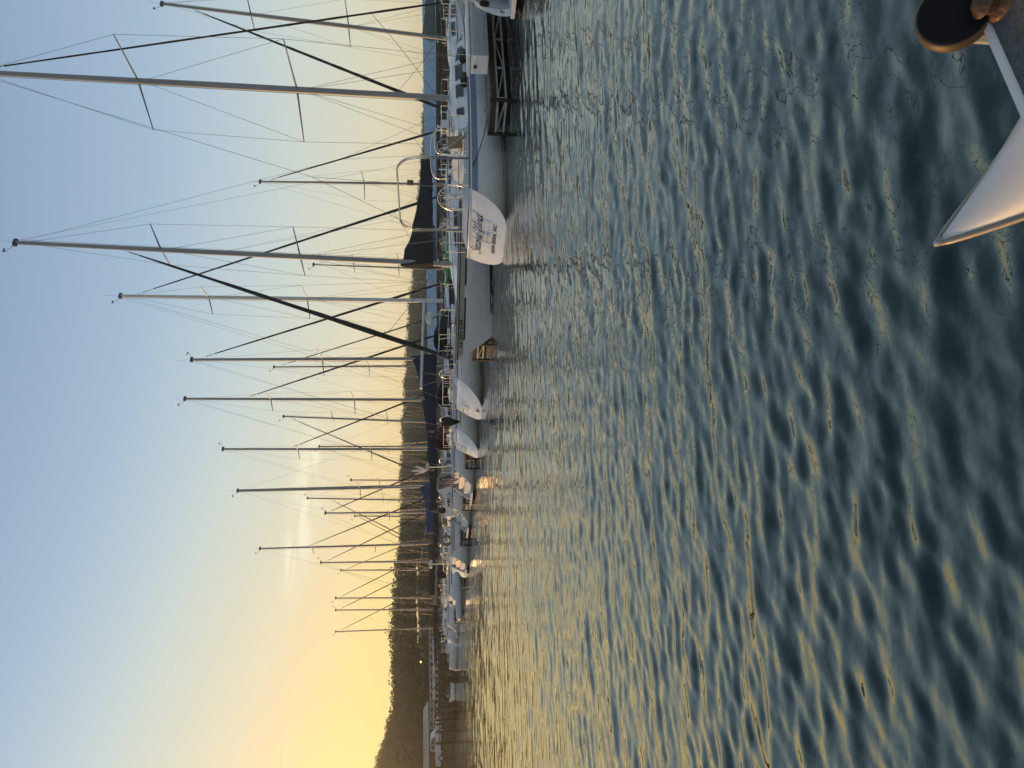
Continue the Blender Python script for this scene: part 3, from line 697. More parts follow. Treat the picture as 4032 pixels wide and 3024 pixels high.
# deck clutter of A
MB().box((3.2, -.9, 1.18), (.5, .4, .3)).build('cockpit_locker', DECK, A)
MB().tube(catmull([(4.2, -.55, 1.56), (4.2, -.5, 1.95), (4.2, 0, 2.05), (4.2, .5, 1.95), (4.2, .55, 1.56)], 4), .018, 6).build('dodger_hoop', STEEL, A, True)
MB().tube(catmull([(3.5, -.95, 1.45), (3.5, -.9, 2.05), (3.5, 0, 2.16), (3.5, .9, 2.05), (3.5, .95, 1.45)], 4), .018, 6).build('dodger_hoop', STEEL, A, True)
MB().box((4.15, -.5, 1.72), (.42, .35, .25)).build('instrument_pod', WHITE, A)
for yy in (-.62, -.38): MB().lathe((3.93, yy, 1.73), (1, 0, 0), [(.085, -.01), (.085, .01)], 12).build('instrument_dial', GLASS, A)
MB().prism([(3.0, -1.22, 1.2), (2.45, -1.28, 1.2), (2.4, -1.25, 1.62), (2.95, -1.2, 1.66)], (0, .05, 0)).build('weather_cloth', TANC, A)
for x in (5.0, 6.2): 
    t = hA.t_at(x); p = hA.pt(t, hA.sh(t), -1, -.3); MB().tube([p + Vector((0, 0, .12)), p + Vector((.5, 0, .12))], [.11, .11], 10).build('fender', BLK, A, True)
MB().tube(sag(hA.pt(.07, .95, -1, .02), hA.pt(.24, .5, -1, 1.0), .12), .014, 5).build('mooring_line', ROPE, A)
MB().tube(sag(hA.pt(.62, 1.03, -1, .02), hA.pt(.46, .42, -1, .85), .2), .016, 5).build('mooring_line', ROPE, A)
MB().tube(catmull([(2.1, -1.0, 1.55), (2.4, -1.1, 1.4), (2.2, -1.15, 1.3), (2.55, -1.15, 1.22)], 5), .014, 5).build('coiled_line', ROPE, A)
for x in (1.4, 2.0): MB().tube([(x, -1.35, 1.12), (x + .15, -1.2, 1.9)], .018, 6).build('side_rail', STEEL, A)
MB().lathe((8.75, 0, 1.45), (0, 0, 1), [(.16, 0), (.14, .1), (.02, .12)], 12).build('deck_vent', WHITE, A)
# --- B
for sd in (-1, 1):
    band(hB, .03, .075, .0, .995, sd, .007, 26).build('sheer_line', STRK, B_)
    band(hB, .08, .235, .0, .99, sd, .004, 26).build('cove_band', STRT, B_)
    for a, c in ((.05, .28), (.30, .50), (.52, .805), (.84, .955)): band(hB, .24, .30, a, c, sd, .008, 12).build('cove_stripe', STRK, B_)
def hull_text(h, body, size, t0, dz, side, m, parent, rev=False):
    p0 = h.pt(t0, h.sh(t0) - dz, side, .0); 
    o = text_mesh('registration_number', body, size, (p0.x, 0, p0.z), (-1 if side > 0 else 1, 0, 0), (0, 0, 1), m, parent, 0, .004, 1.15)
    for v in o.data.vertices:
        t = h.t_at(v.co.x, v.co.z); v.co.y = h.pt(t, v.co.z, side, .011).y
    return o
hull_text(hB, 'AR 873 DRB', .155, .975, .23, 1, STRK, B_)
t_ = hB.t_at(8.55); pB = hB.pt(t_, hB.sh(t_) - .16, 1, .014)
MB().box(pB, (.10, .006, .10)).build('registration_sticker', BLK, B_)
MB().tube(sag(hB.pt(.80, hB.sh(.8), 1, .01), hB.pt(.34, .78, 1, .06), .12), .011, 5).build('mooring_line', ROPE, B_)
MB().tube(sag(hB.pt(.90, hB.sh(.9), 1, .01) + Vector((0, 0, .05)), hB.pt(.42, 1.15, 1, -.25) + Vector((0, 0, .5)), .05), .010, 5).build('deck_line', ROPE, B_)
# --- green kayak carried on E's deck
kt = hE.t_at(7.3); kp = hE.pt(kt, hE.sh(kt), -1, -.12)
kw = E_.matrix_basis @ Vector((kp.x, kp.y, kp.z + .38))
kay = thing('kayak', 'green plastic kayak lashed to the deck rail of the brown railed sailboat', 'kayak', kw, TH)
b = MB(); n = 18
for i in range(n + 1):
    f = i / n; w = max(.01, math.sin(math.pi * f)) ** .6
    for k in range(10):
        a = 2 * math.pi * k / 10; b.v.append((-1.7 + 3.4 * f, .28 * w * math.cos(a), .17 * w * math.sin(a) + .12 * (2 * f - 1) ** 4))
for i in range(n):
    for k in range(10): b.f.append((i * 10 + k, i * 10 + (k + 1) % 10, (i + 1) * 10 + (k + 1) % 10, (i + 1) * 10 + k))
b.build('shell', KGREEN, kay, True)
MB().tube(catmull([(.3, -.27, .02), (.5, -.31, -.06), (.75, -.30, -.06), (.9, -.26, .02)], 4), .018, 5).build('carry_handle', BLK, kay)
MB().tube([(-.4 + .4 * math.cos(a), .2 * math.sin(a), .16) for a in [i * math.pi / 8 for i in range(16)]], .02, 5, closed=True).build('cockpit_rim', BLK, kay)
# --- E
for sd in (-1, 1): band(hE, .16, .185, .02, .97, sd, .006, 24).build('cove_line', STRT, E_)
lad = MB(); lad.tube(catmull(on_transom(hE, [(.32, .98), (.30, .70), (.22, .56), (.14, .56), (.08, .70), (.06, .98)], off=.06), 4), .014, 6)
for zz in (.66, .8): lad.tube(on_transom(hE, [(.06, zz), (.31, zz)], off=.06), .012, 5)
lad.build('swim_ladder', STEEL, E_)
MB().lathe(T_plane(hE, -.12, .17) + Vector((-.01, 0, 0)), (-1, 0, .5), [(.09, 0), (.08, .02)], 14).build('exhaust_port', TEAK, E_)
MB().box(T_plane(hE, .80, .78) - Vector((.0, 0, 0)), (.03, .16, .05)).build('transom_vent', GLASS, E_)
MB().lathe((5.4, .5, 2.2), (0, 0, 1), [(.30, 0), (.33, .1), (.28, .28), (.1, .36), (.01, .37)], 16).build('radar_dome', WHITE, E_, True)
MB().tube(sag(hE.pt(.1, 1.0, -1, .02), hE.pt(.33, .45, -1, .55), .1), .012, 5).build('mooring_line', ROPE, E_)
MB().tube(sag(hE.pt(.11, 1.0, -1, .02), hE.pt(.36, .42, -1, .55), .22), .012, 5).build('mooring_line', ROPE, E_)
# --- sub-parts that need F
for sd in (-1, 1): band(hF, .14, .17, .02, .97, sd, .006, 24).build('cove_line', STRK, F_)
rails = MB()
for yy in (-.25, .15): rails.tube(on_transom(hF, [(yy, 1.0), (yy, .55)], off=.05), .012, 5)
for zz in (.6, .8): rails.tube(on_transom(hF, [(-.27, zz), (.17, zz)], off=.05), .012, 5)
rails.build('swim_ladder', TEAK, F_)
w0 = F_.matrix_basis @ Vector((.9, -1.15, 1.55))
gr = thing('covered_outboard', 'black covered outboard motor clamped to the rail of the golden transom boat', 'motor', w0, TH)
b = MB(); b.lathe((0, 0, -.3), (0, 0, 1), [(.05, -.35), (.16, 0), (.24, .08), (.25, .4), (.18, .52), (.03, .55)], 12); b.build('cover', BLACKC, gr, True); MB().tube([(0, 0, -.62), (0, 0, -.3)], .035, 6).build('shaft', GALV, gr)
w0 = G_.matrix_basis @ Vector((1.25, -1.05, 1.7))
wg = thing('wind_generator', 'white wind generator with fanned blades on a stern pole', 'wind generator', w0, TH)
MB().tube([(0, 0, -.65), (0, 0, .75)], .03, 6).build('pole', STEEL, wg)
MB().lathe((-.18, 0, .8), (1, 0, 0), [(.03, 0), (.09, .06), (.09, .3), (.03, .46)], 10).build('generator_body', WHITE, wg, True)
for k in range(5):
    a = math.radians(58 + 21 * k + (4 if k % 2 else -5)); d = Vector((0, math.cos(a), math.sin(a))); e = Vector((.25, -math.sin(a), math.cos(a))).normalized(); c = Vector((-.2, 0, .8))
    MB().prism([c + d * .06 - e * .03, c + d * .30 - e * .07, c + d * .85 - e * .02, c + d * .88 + e * .015, c + d * .3 + e * .04, c + d * .06 + e * .03], (.012, 0, 0)).build('blade', WHITE, wg)
# --- G: striped hull, sun emblem, flag
def dashes(h, root, segs, d1, d2, m):
    for sd in (-1, 1):
        for a, c in segs: band(h, d1, d2, a, c, sd, .006, 10).build('hull_stripe', m, root)
dashes(hG, G_, ((.12, .24), (.26, .45), (.47, .7), (.72, .93)), .10, .16, STRK)
dashes(hH, H_, ((.10, .3), (.33, .6), (.63, .93)), .10, .16, STRK)
dashes(hI, I_, ((.03, .95),), .06, .13, TANC)
dashes(hJ, J_, ((.10, .5), (.52, .93)), .12, .17, STRK)
te = hG.t_at(5.2); pe = hG.pt(te, .62, -1, .012); em = MB()
em.tube([pe + Vector((.09 * math.cos(a), -.002, .09 * math.sin(a))) for a in [i * math.pi / 8 for i in range(16)]], .012, 4, closed=True)
for k in range(12):
    a = k * math.pi / 6; em.tube([pe + Vector((.13 * math.cos(a), -.004, .13 * math.sin(a))), pe + Vector((.19 * math.cos(a), -.004, .19 * math.sin(a)))], .009, 4)
em.build('sun_emblem', STRK, G_)
fw = G_.matrix_basis @ Vector((.75, -.55, 1.35))
fl = thing('ensign', 'small red and white striped flag hanging on a slanted stern staff', 'flag', fw, TH)
MB().tube([(.25, 0, -.35), (-.35, 0, .55)], .014, 5).build('flag_staff', TEAK, fl)
for k in range(7):
    g = MB(); g.grid(lambda i, j: (-.30 + .10 * (i / 6) + .06 * math.sin(i * 1.1) + .02 * k, -.02 + .05 * math.sin(i * .9 + k * .4), .50 - .62 * i / 6 - (k + j) * .0 - .0) if False else (-.34 + (k + j) * .055, .04 * math.sin(i * .9 + k * .5), .52 - (k + j) * .075 - .55 * i / 6), 7, 2)
    g.build('stripe', RED if k % 2 == 0 else WHITE, fl, True)
# dinghy stowed on G's stern, blue towel, grill on H, horseshoe buoy on I
dw = G_.matrix_basis @ Vector((.35, .55, 1.45))
dg = thing('stern_dinghy', 'cream dinghy tipped up on the stern of the flag boat', 'dinghy', dw, TH + 1.2)
hd = Hull(1.9, 1.0, .38, fs=.8, rs=.1, ob=.2, draft=.02, sb=.2); hb_, s0 = hull_mesh(hd, 12, 6); o = hb_.build('shell', GEL2, dg, True); MB().poly(s0[::-1]).build('transom', GEL2, dg)
MB().tube([hd.pt(i / 12, hd.sh(i / 12), 1) for i in range(13)] + [hd.pt(i / 12, hd.sh(i / 12), -1) for i in range(12, -1, -1)], .025, 5).build('gunwale', GELG, dg)
for x in (.6, 1.2): MB().box((x, 0, .25), (.2, .85, .03)).build('thwart', TEAK, dg)
dg.rotation_euler = (1.1, .1, TH + .5)
w0 = H_.matrix_basis @ Vector((.95, -.85, 1.72))
kg = thing('kettle_grill', 'round black kettle grill clamped on the stern rail', 'grill', w0, TH)
MB().lathe((0, 0, 0), (0, 0, 1), [(.05, -.24), (.2, -.14), (.25, 0)], 14).build('bowl', BLK, kg, True); MB().lathe((0, 0, .01), (0, 0, 1), [(.255, 0), (.2, .14), (.05, .22), (.01, .23)], 14).build('lid', BLK, kg, True); MB().tube([(0, 0, -.6), (0, 0, -.2)], .02, 5).build('clamp_post', STEEL, kg)
w0 = H_.matrix_basis @ Vector((.6, .3, 1.5))
cb = thing('deck_crate', 'small tan crate on the stern seat beside the kettle grill', 'crate', w0, TH)
MB().box((0, 0, 0), (.4, .4, .26)).build('bin', TANC, cb); MB().box((0, 0, .15), (.43, .43, .04)).build('lid', STRT, cb)
w0 = I_.matrix_basis @ Vector((1.6, -1.35, 1.42))
hbu = thing('horseshoe_buoy', 'tan horseshoe life buoy hung on the rail of the thick masted boat', 'life buoy', w0, TH)
MB().tube([(.28 * math.cos(a), 0, .3 * math.sin(a)) for a in [math.radians(-60 + i * 300 / 14) for i in range(15)]], .10, 8).build('foam_ring', TANC, hbu, True)
MB().tube([(-.3, .02, .32), (.3, .02, .32)], .012, 5).build('holder', STEEL, hbu)
w0 = M13.matrix_basis @ Vector((.8, 0, 2.35))
rd = thing('radar_scanner', 'golden lit radar dome on a stern pole', 'radar', w0, TH)
MB().lathe((0, 0, 0), (0, 0, 1), [(.27, 0), (.3, .06), (.28, .2), (.12, .27), (.01, .28)], 16).build('dome', GEL2, rd, True); MB().tube([(0, 0, -1.4), (0, 0, 0)], .035, 6).build('pole', STEEL, rd)
# bimini tops and dodgers: canvas over hoops
def dodger(root, h, x0, x1, w, z0, z1, m):
    b = MB(); n = 9
    def P(i, j):
        f = i / 4; a = math.pi * j / (n - 1); x = x0 + (x1 - x0) * f; k = (1 - .75 * max(0, f - .35) / .65) if True else 1
        return (x, -w * math.cos(a) * (1 - .05 * f), z0 + (z1 - z0) * k * math.sin(a) ** .55)
    b.grid(P, 5, n); b.build('spray_hood', m, root, True)
dodger(E_, hE, 3.7, 5.0, 1.1, 1.35, 2.15, BLACKC); dodger(F_, hF, 2.9, 4.0, 1.0, 1.3, 2.0, NAVY); dodger(G_, hG, 3.2, 4.4, 1.05, 1.35, 2.1, REDC); dodger(H_, hH, 3.0, 4.2, 1.0, 1.35, 2.05, REDC); dodger(J_, hJ, 3.0, 4.2, 1.0, 1.3, 2.05, NAVY)
# round grille inside Z's stern
MB().lathe((hZ.rs * .55 + .2, hZ.hb(0) * .86, .78), (0, -1, 0), [(.13, 0), (.12, .03), (.10, .035)], 18).build('round_grille', BLK, Z_)
MB().box((hZ.rs * .25 + .12, hZ.hb(0) * .80, .33), (.16, .02, .16)).build('locker_door', TOE, Z_)

# ------------------------------------------------------------------ docks
def finger(label, t, s0, s1, w=1.15):
    p = row(s0, t); r = thing('finger_dock', label, 'dock', p, TH, 'finger docks between the boats'); L = s1 - s0
    n = int(L / .30); 
    for i in range(n): MB().box((.15 + i * .30, 0, .52), (.285, w, .04)).build('plank', PLANK, r)
    for sd in (-1, 1):
        MB().box((L / 2, sd * (w / 2 - .03), .43), (L, .05, .15)).build('fascia_beam', WOOD, r)
        MB().box((L / 2 + .02, sd * (w / 2 - .05), .10), (L - .05, .05, .05)).build('bottom_chord', GALV, r)
        MB().box((L / 2 + .02, sd * (w / 2 - .05), .325), (L - .05, .05, .05)).build('top_chord', GALV, r)
        k = int(L / 1.3)
        for i in range(k + 1): MB().box((.06 + i * 1.3, sd * (w / 2 - .05), .21), (.05, .045, .2)).build('truss_post', GALV, r)
        for i in range(k):
            a, c = ((.1 + i * 1.3, .12), (1.32 + i * 1.3, .31)) if i % 2 else ((.1 + i * 1.3, .31), (1.32 + i * 1.3, .12))
            MB().tube([(a[0], sd * (w / 2 - .05), a[1]), (c[0], sd * (w / 2 - .05), c[1])], .022, 4).build('diagonal_brace', GALV, r)
    MB().box((-.02, 0, .10), (.06, w - .1, .05)).build('end_chord', GALV, r); MB().box((-.02, 0, .325), (.06, w - .1, .05)).build('end_chord', GALV, r); MB().box((-.02, 0, .44), (.06, w - .04, .13)).build('end_board', WOOD, r)
    for yy in (-1, 1): MB().box((-.05, yy * (w / 2 - .02), .26), (.07, .08, .56)).build('corner_post', FLOAT, r)
    MB().tube([(-.02, -w / 2 + .1, .12), (-.02, w / 2 - .1, .31)], .022, 4).build('diagonal_brace', GALV, r)
    for i in range(int(L / 2.6)): MB().box((1.0 + i * 2.6, 0, .02), (1.7, w * .72, .34)).build('float_drum', FLOAT, r)
    for i in range(3): 
        x = .8 + i * (L - 1.2) / 2; b = MB(); b.box((x, w / 2 - .14, .56), (.08, .05, .05)); b.tube([(x - .11, w / 2 - .14, .60), (x + .11, w / 2 - .14, .60)], .018, 6); b.build('cleat', GALV, r)
    return r
finger('timber and steel truss dock between the blue striped boat and the picture edge', -2.75, 2.0, 11.3)
finger('short truss dock end showing past the bow with the registration number', 8.55, 1.75, 11.3)
finger('truss dock end beside the golden lit transom', 18.2, 1.2, 11.3)
finger('truss dock end below the flag boat stern', 23.3, .8, 11.3)
finger('truss dock end between the grill boat and the tan buoy boat', 28.4, .4, 11.3)
finger('dock finger beyond the round tender', 38.4, .2, 11.3)
finger('dock finger nearest the steel gangway', 50.0, .3, 11.3)
finger('dock finger at the far end of the sailboat row', 66.0, .3, 11.3)
wk = thing('main_walkway', 'long floating walkway joining the dock fingers behind the boats', 'dock', row(12.2, 30), TH + math.pi / 2)
for i in range(36): MB().box((-50 + i * 3.0, 0, .5), (2.96, 1.8, .08)).build('deck_panel', PLANK, wk)
for sd in (-1, 1): MB().box((2.5, sd * .93, .42), (108, .06, .22)).build('fascia_beam', WOOD, wk)
for i in range(27): MB().box((-49 + i * 4.0, 0, .06), (2.6, 1.4, .4)).build('float_drum', FLOAT, wk)
# dock box on the first finger
bx = ground(1925, 222, .54); bb = thing('dock_box', 'long white moulded dock box with short ribs beside the blue striped hull', 'dock box', bx + AX * 1.3 + BX * .28, TH)
b = MB(); prof = [(-.28, 0), (-.30, .42), (-.27, .50), (.27, .50), (.30, .42), (.28, 0)]
b.grid(lambda i, j: (-1.28 + 2.56 * i, prof[j][0], prof[j][1]), 2, 6, True); b.poly([(-1.28, y, z) for y, z in prof]); b.poly([(1.28, y, z) for y, z in prof][::-1]); b.build('body', GELG, bb)
b = MB(); b.box((0, 0, .55), (2.66, .68, .07)); b.build('lid', GEL, bb)
for i in range(5):
    for zz in (.13, .31): MB().box((-1.0 + i * .5, -.297, zz), (.26, .02, .025)).build('rib', GELG, bb)
MB().box((-1.29, 0, .25), (.02, .56, .46)).build('end_panel', GEL, bb); MB().box((-1.31, .05, .36), (.03, .09, .09)).build('latch', BLK, bb)
pl = row(3.9, -2.4, .54)
# small tender on the dock end
tp = ground(1812, 2335, .75); td = thing('tender', 'small grey inflatable tender lying on the dock end', 'dinghy', (tp.x, tp.y, .62), TH + .3)
MB().tube([(1.1 * math.cos(a) - (.3 if math.cos(a) < -.5 else 0), .52 * math.sin(a), .2 + .12 * max(0, math.cos(a))) for a in [i * math.pi / 10 for i in range(20)]], .17, 8, closed=True).build('tube', GELG, td, True)
MB().box((-.05, 0, .1), (1.8, .8, .06)).build('floor', GELG, td); MB().box((0, 0, .28), (.2, .9, .04)).build('thwart', WHITE, td)

# ------------------------------------------------------------------ covered dock with blue roof
c0 = at(1665, 0, 138.0); c1 = at(1686, 1402, 205.0); ROOFZ = 5.1
d_ = Vector((c1.x - c0.x, c1.y - c0.y, 0)); Ld = d_.length; d_.normalize(); nrm = Vector((-d_.y, d_.x, 0))
if nrm.y > 0: nrm = -nrm      # towards the camera
cov = thing('covered_dock', 'long covered dock with blue metal roof behind the sailboats', 'boat shed', (c1.x, c1.y, 0), math.atan2(-d_.y, -d_.x))
BLUER = mat('roof_blue_metal', (.24, .40, .55), .5, .05, .1, .3)
DARKW = mat('dark_paint_and_shade', (.02, .022, .022), .8, 0, .3, .5)  # near-black paint that also carries the shade under the roof
lenT = Ld + 26; half = 9.5; ez = 2.45
for sd in (-1, 1):
    n = int(lenT / 6)
    for i in range(n):
        b = MB(); x = i * 6.0
        b.grid(lambda a, c: (x + 6.0 * a - (.02 if a else 0), sd * (half * c), ROOFZ - (ROOFZ - ez) * c), 2, 2)
        for k in range(5):
            xx = x + .6 + k * 1.2; b.tube([(xx, 0, ROOFZ + .03), (xx, sd * half, ez + .03)], .05, 4)
        b.build('roof_panel', BLUER, cov)
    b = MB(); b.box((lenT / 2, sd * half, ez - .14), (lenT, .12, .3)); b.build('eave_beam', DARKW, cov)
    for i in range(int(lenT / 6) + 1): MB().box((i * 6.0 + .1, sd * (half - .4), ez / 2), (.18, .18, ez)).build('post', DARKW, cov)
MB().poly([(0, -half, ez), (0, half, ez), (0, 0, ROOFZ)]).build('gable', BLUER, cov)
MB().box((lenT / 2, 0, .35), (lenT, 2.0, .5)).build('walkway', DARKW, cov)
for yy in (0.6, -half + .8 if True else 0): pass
MB().box((lenT / 2, .0, 1.5), (lenT, .1, 2.6)).build('sky_block_wall', DARKW, cov)  # dark wall added so no bright sky shows under the roof
rnd = random.Random(5)
for i in range(16):
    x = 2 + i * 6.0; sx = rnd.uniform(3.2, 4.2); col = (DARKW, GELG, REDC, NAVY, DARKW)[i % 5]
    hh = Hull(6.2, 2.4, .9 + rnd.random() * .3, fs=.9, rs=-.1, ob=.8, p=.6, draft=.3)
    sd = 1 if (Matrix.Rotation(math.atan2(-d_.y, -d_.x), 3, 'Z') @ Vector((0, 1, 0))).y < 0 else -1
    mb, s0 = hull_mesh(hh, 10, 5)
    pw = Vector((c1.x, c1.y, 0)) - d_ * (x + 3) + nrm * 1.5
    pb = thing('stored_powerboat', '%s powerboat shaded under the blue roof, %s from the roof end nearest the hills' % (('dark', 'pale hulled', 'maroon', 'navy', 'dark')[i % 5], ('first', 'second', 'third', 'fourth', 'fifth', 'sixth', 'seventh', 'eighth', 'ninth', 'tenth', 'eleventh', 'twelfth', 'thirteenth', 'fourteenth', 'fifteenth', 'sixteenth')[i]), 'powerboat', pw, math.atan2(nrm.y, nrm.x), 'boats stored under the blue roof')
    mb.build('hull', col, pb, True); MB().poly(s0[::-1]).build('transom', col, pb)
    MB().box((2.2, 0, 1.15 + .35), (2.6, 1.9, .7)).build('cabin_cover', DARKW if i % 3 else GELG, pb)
for i in range(7):
    MB().box((4 + i * 17.0, (-1 if (Matrix.Rotation(math.atan2(-d_.y, -d_.x), 3, 'Z') @ Vector((0, 1, 0))).y < 0 else 1) * -6.5, 2.15), (.5, .12, .12)).build('strip_light', mat('lamp_glow', (.8, .9, .85), .4, emit=((.7, .9, .85), 1.2)), cov)
# ------------------------------------------------------------------ wooded hills and the shore
SKYL = [(-900, 1700), (-300, 1690), (250, 1676), (420, 1668), (470, 1664), (500, 1662), (540, 1668), (700, 1655), (900, 1640), (1040, 1628), (1200, 1613), (1400, 1602), (1500, 1597), (1600, 1591), (1750, 1587), (1850, 1584), (1890, 1580), (1960, 1589), (2040, 1577), (2110, 1583), (2220, 1572), (2300, 1578), (2360, 1566), (2450, 1572), (2560, 1562), (2600, 1552), (2700, 1556), (2780, 1548), (2835, 1540), (2870, 1524), (2920, 1508), (2980, 1496), (3040, 1486), (3200, 1478), (3600, 1500), (4400, 1560), (6000, 1640)]
def interp(tab, x):
    return float(np.interp(x, [a for a, b in tab], [b for a, b in tab]))
DSH = [(-900, 420), (250, 400), (480, 380), (1000, 300), (1400, 235), (2000, 150), (2350, 112), (2500, 99), (6000, 97)]
DRG = [(-900, 520), (480, 470), (1000, 400), (1400, 340), (2000, 280), (2500, 235), (3024, 200), (6000, 190)]
def ray_xy(y, Yd):
    j = (1512 - y) / FPX; return Vector((j * Yd, Yd))
TREEH = 7.0
ROADPX = [(1686, 2050), (1672, 2128), (1659, 2205), (1649, 2270), (1644, 2310), (1644, 2340), (1647, 2370), (1650, 2420), (1656, 2490), (1664, 2575), (1671, 2680), (1677, 2760)]
ROFF = 34.0
def road_z(y):
    return at(float(np.interp(y, [q[1] for q in ROADPX], [q[0] for q in ROADPX])), y, interp(DSH, y) + ROFF).z
def terr(y, Yd):
    ds, dr = interp(DSH, y), interp(DRG, y)
    zr = at(interp(SKYL, y), y, dr).z - TREEH * .93
    if Yd < ds: return -1.5
    if Yd < ds + 12: return 1.22
    f = (Yd - ds - 12) / max(1, dr - ds - 12)
    z0 = 1.22 + (zr - 1.22) * float(smooth01(f) * .55 + f * .45) if f <= 1 else zr - (f - 1) * 6
    w = float(smooth01((y - 1960) / 90) * smooth01((2860 - y) / 70))
    if w > 0 and f <= 1:
        zq = road_z(y); fr = (ROFF - 12) / max(1, dr - ds - 12)
        zb = 1.22 + (zq - 1.22) * (f / fr) ** 1.1 if f < fr else zq + (zr - zq) * ((f - fr) / (1 - fr))
        z0 = z0 * (1 - w) + zb * w
    return z0
ys = list(range(-900, 6001, 30))
rows_ = [(-2, None), (0, None), (.4, None), (11.8, None), (18., 1), (26., 1), (ROFF, 1), (ROFF + 5, 1)] + [(None, k / 12) for k in range(5, 13)] + [(None, 1.25), (None, 1.6)]
def tp(y, r):
    ds, dr = interp(DSH, y), interp(DRG, y)
    if r[0] is not None and r[1]:
        Yd = ds + r[0]; z = terr(y, Yd)
    elif r[0] is not None:
        Yd = ds + r[0]; z = {-2: -1.5, 0: -.2, .4: 1.15, 11.8: 1.22}[r[0]]
    else:
        Yd = ds + 12 + (dr - ds - 12) * r[1]; z = terr(y, Yd)
    p = ray_xy(y, Yd); return (p.x, p.y, z)
b = MB(); b.grid(lambda i, j: tp(ys[i], rows_[j]), len(ys), len(rows_))
GRD = mat('bank_earth', (.035, .03, .018), .95, 0, .4, .15, .6, 3)
to_ = b.build('hills', GRD, None, True); tag(to_, 'dark wooded hills rising beyond the marina', kind='structure')
rg = np.random.default_rng(11)
def leafmat(name, c1, c2):
    m = bpy.data.materials.new(name); m.use_nodes = True; N = m.node_tree.nodes; K = m.node_tree.links; bs = N['Principled BSDF']; bs.inputs['Roughness'].default_value = .75
    g = N.new('ShaderNodeNewGeometry'); n = N.new('ShaderNodeTexNoise'); n.inputs['Scale'].default_value = .12; n.inputs['Detail'].default_value = 6; K.new(g.outputs['Position'], n.inputs['Vector'])
    mx = N.new('ShaderNodeMath'); mx.operation = 'ADD'; K.new(n.outputs['Fac'], mx.inputs[0])
    rn = N.new('ShaderNodeMapRange'); rn.inputs['To Min'].default_value = -.2; rn.inputs['To Max'].default_value = .2; K.new(g.outputs['Random Per Island'], rn.inputs['Value']); K.new(rn.outputs[0], mx.inputs[1])
    cr = N.new('ShaderNodeValToRGB'); cr.color_ramp.elements[0].position = .3; cr.color_ramp.elements[1].position = .72; cr.color_ramp.elements[0].color = (*c1, 1); cr.color_ramp.elements[1].color = (*c2, 1)
    K.new(mx.outputs[0], cr.inputs[0]); K.new(cr.outputs[0], bs.inputs['Base Color'])
    return m
LEAF = leafmat('leaves_woodland', (.030, .038, .017), (.052, .064, .027))
BARK = mat('bark', (.05, .038, .028), .9, 0, .3, 6)
def crown_quads(c, rx, rz, n, size, pine=False):
    d = rg.normal(size=(n, 3)); d /= np.linalg.norm(d, axis=1)[:, None]
    rad = rg.uniform(.35, 1.0, n) ** .6
    lob = 1 + .28 * np.sin(d[:, 0] * 5 + c[0]) * np.sin(d[:, 1] * 5 + c[1]) + .2 * np.sin(d[:, 2] * 6 + c[0] * 3)
    P = d * np.minimum(rad * lob, 1.06)[:, None]; P[:, :2] *= rx; P[:, 2] *= rz
    if pine: P[:, :2] *= np.clip(.95 - .75 * (P[:, 2:] / rz), .1, 1.6)
    P += np.array(c)
    a = rg.normal(size=(n, 3)); a /= np.linalg.norm(a, axis=1)[:, None]; b2 = np.cross(a, rg.normal(size=(n, 3))); b2 /= np.linalg.norm(b2, axis=1)[:, None]
    s = (size * rg.uniform(.55, 1.1, n))[:, None]
    return np.stack([P + a * s, P + b2 * s * .7, P - a * s * .8, P - b2 * s * .75], 1).reshape(-1, 3)
def quads_obj(name, V, m, parent=None):
    V = V.astype(np.float32); n = len(V) // 4; me = bpy.data.meshes.new(name); me.vertices.add(len(V)); me.vertices.foreach_set('co', V.ravel())
    me.loops.add(n * 4); me.loops.foreach_set('vertex_index', np.arange(n * 4, dtype=np.int32)); me.polygons.add(n); me.polygons.foreach_set('loop_start', np.arange(n, dtype=np.int32) * 4); me.update(); me.materials.append(m)
    o = bpy.data.objects.new(name, me); COL.objects.link(o); o.parent = parent; return o
road = []
for x, y in ROADPX:
    Yd = interp(DSH, y) + ROFF; road.append((y, Yd, at(x, y, Yd)))
V = []
for y in np.arange(-250, 5200, 1.0):
    for _ in range(1):
        if rg.random() > (.62 if 0 < y < 3100 else .18): continue
        ds, dr = interp(DSH, y), interp(DRG, y)
        for f in ((rg.uniform(.0, 1.0) ** .8), rg.uniform(.9, 1.06)) if rg.random() < .6 else (rg.uniform(.05, 1.0),):
            Yd = ds + 12 + (dr - ds - 12) * f; low = False
            if 2030 < y < 2790:
                ry = float(np.interp(y, [q[0] for q in road], [q[1] for q in road]))
                if Yd < ry + 2: low = True
            p = ray_xy(y + rg.normal() * 3, Yd); z = terr(y, Yd); h = TREEH * rg.uniform(.72, 1.10) * (1.0 if f > .85 else .85)
            if f > .9: h = min(h, TREEH * 1.08)
            if low: h = rg.uniform(.5, 1.1)
            V.append(crown_quads((p.x, p.y, z + h * .58), h * rg.uniform(.34, .46), h * .46, 200, (.25 + dr * .0005) * (.5 if low else 1)))
for y in np.arange(1990, 2800, 2.0):
    ds = interp(DSH, y); ry = ds + ROFF
    for _ in range(2):
        Yd = rg.uniform(ds + 12.5, ry - .6); p = ray_xy(y, Yd); h = rg.uniform(.5, 1.0) * (1 if Yd < ry - 4 else .55)
        V.append(crown_quads((p.x, p.y, terr(y, Yd) + h * .45), h * .8, h * .5, 26, .22))
wood = quads_obj('woodland', np.vstack(V), LEAF); tag(wood, 'dark green mass of woodland covering the hills', kind='stuff')
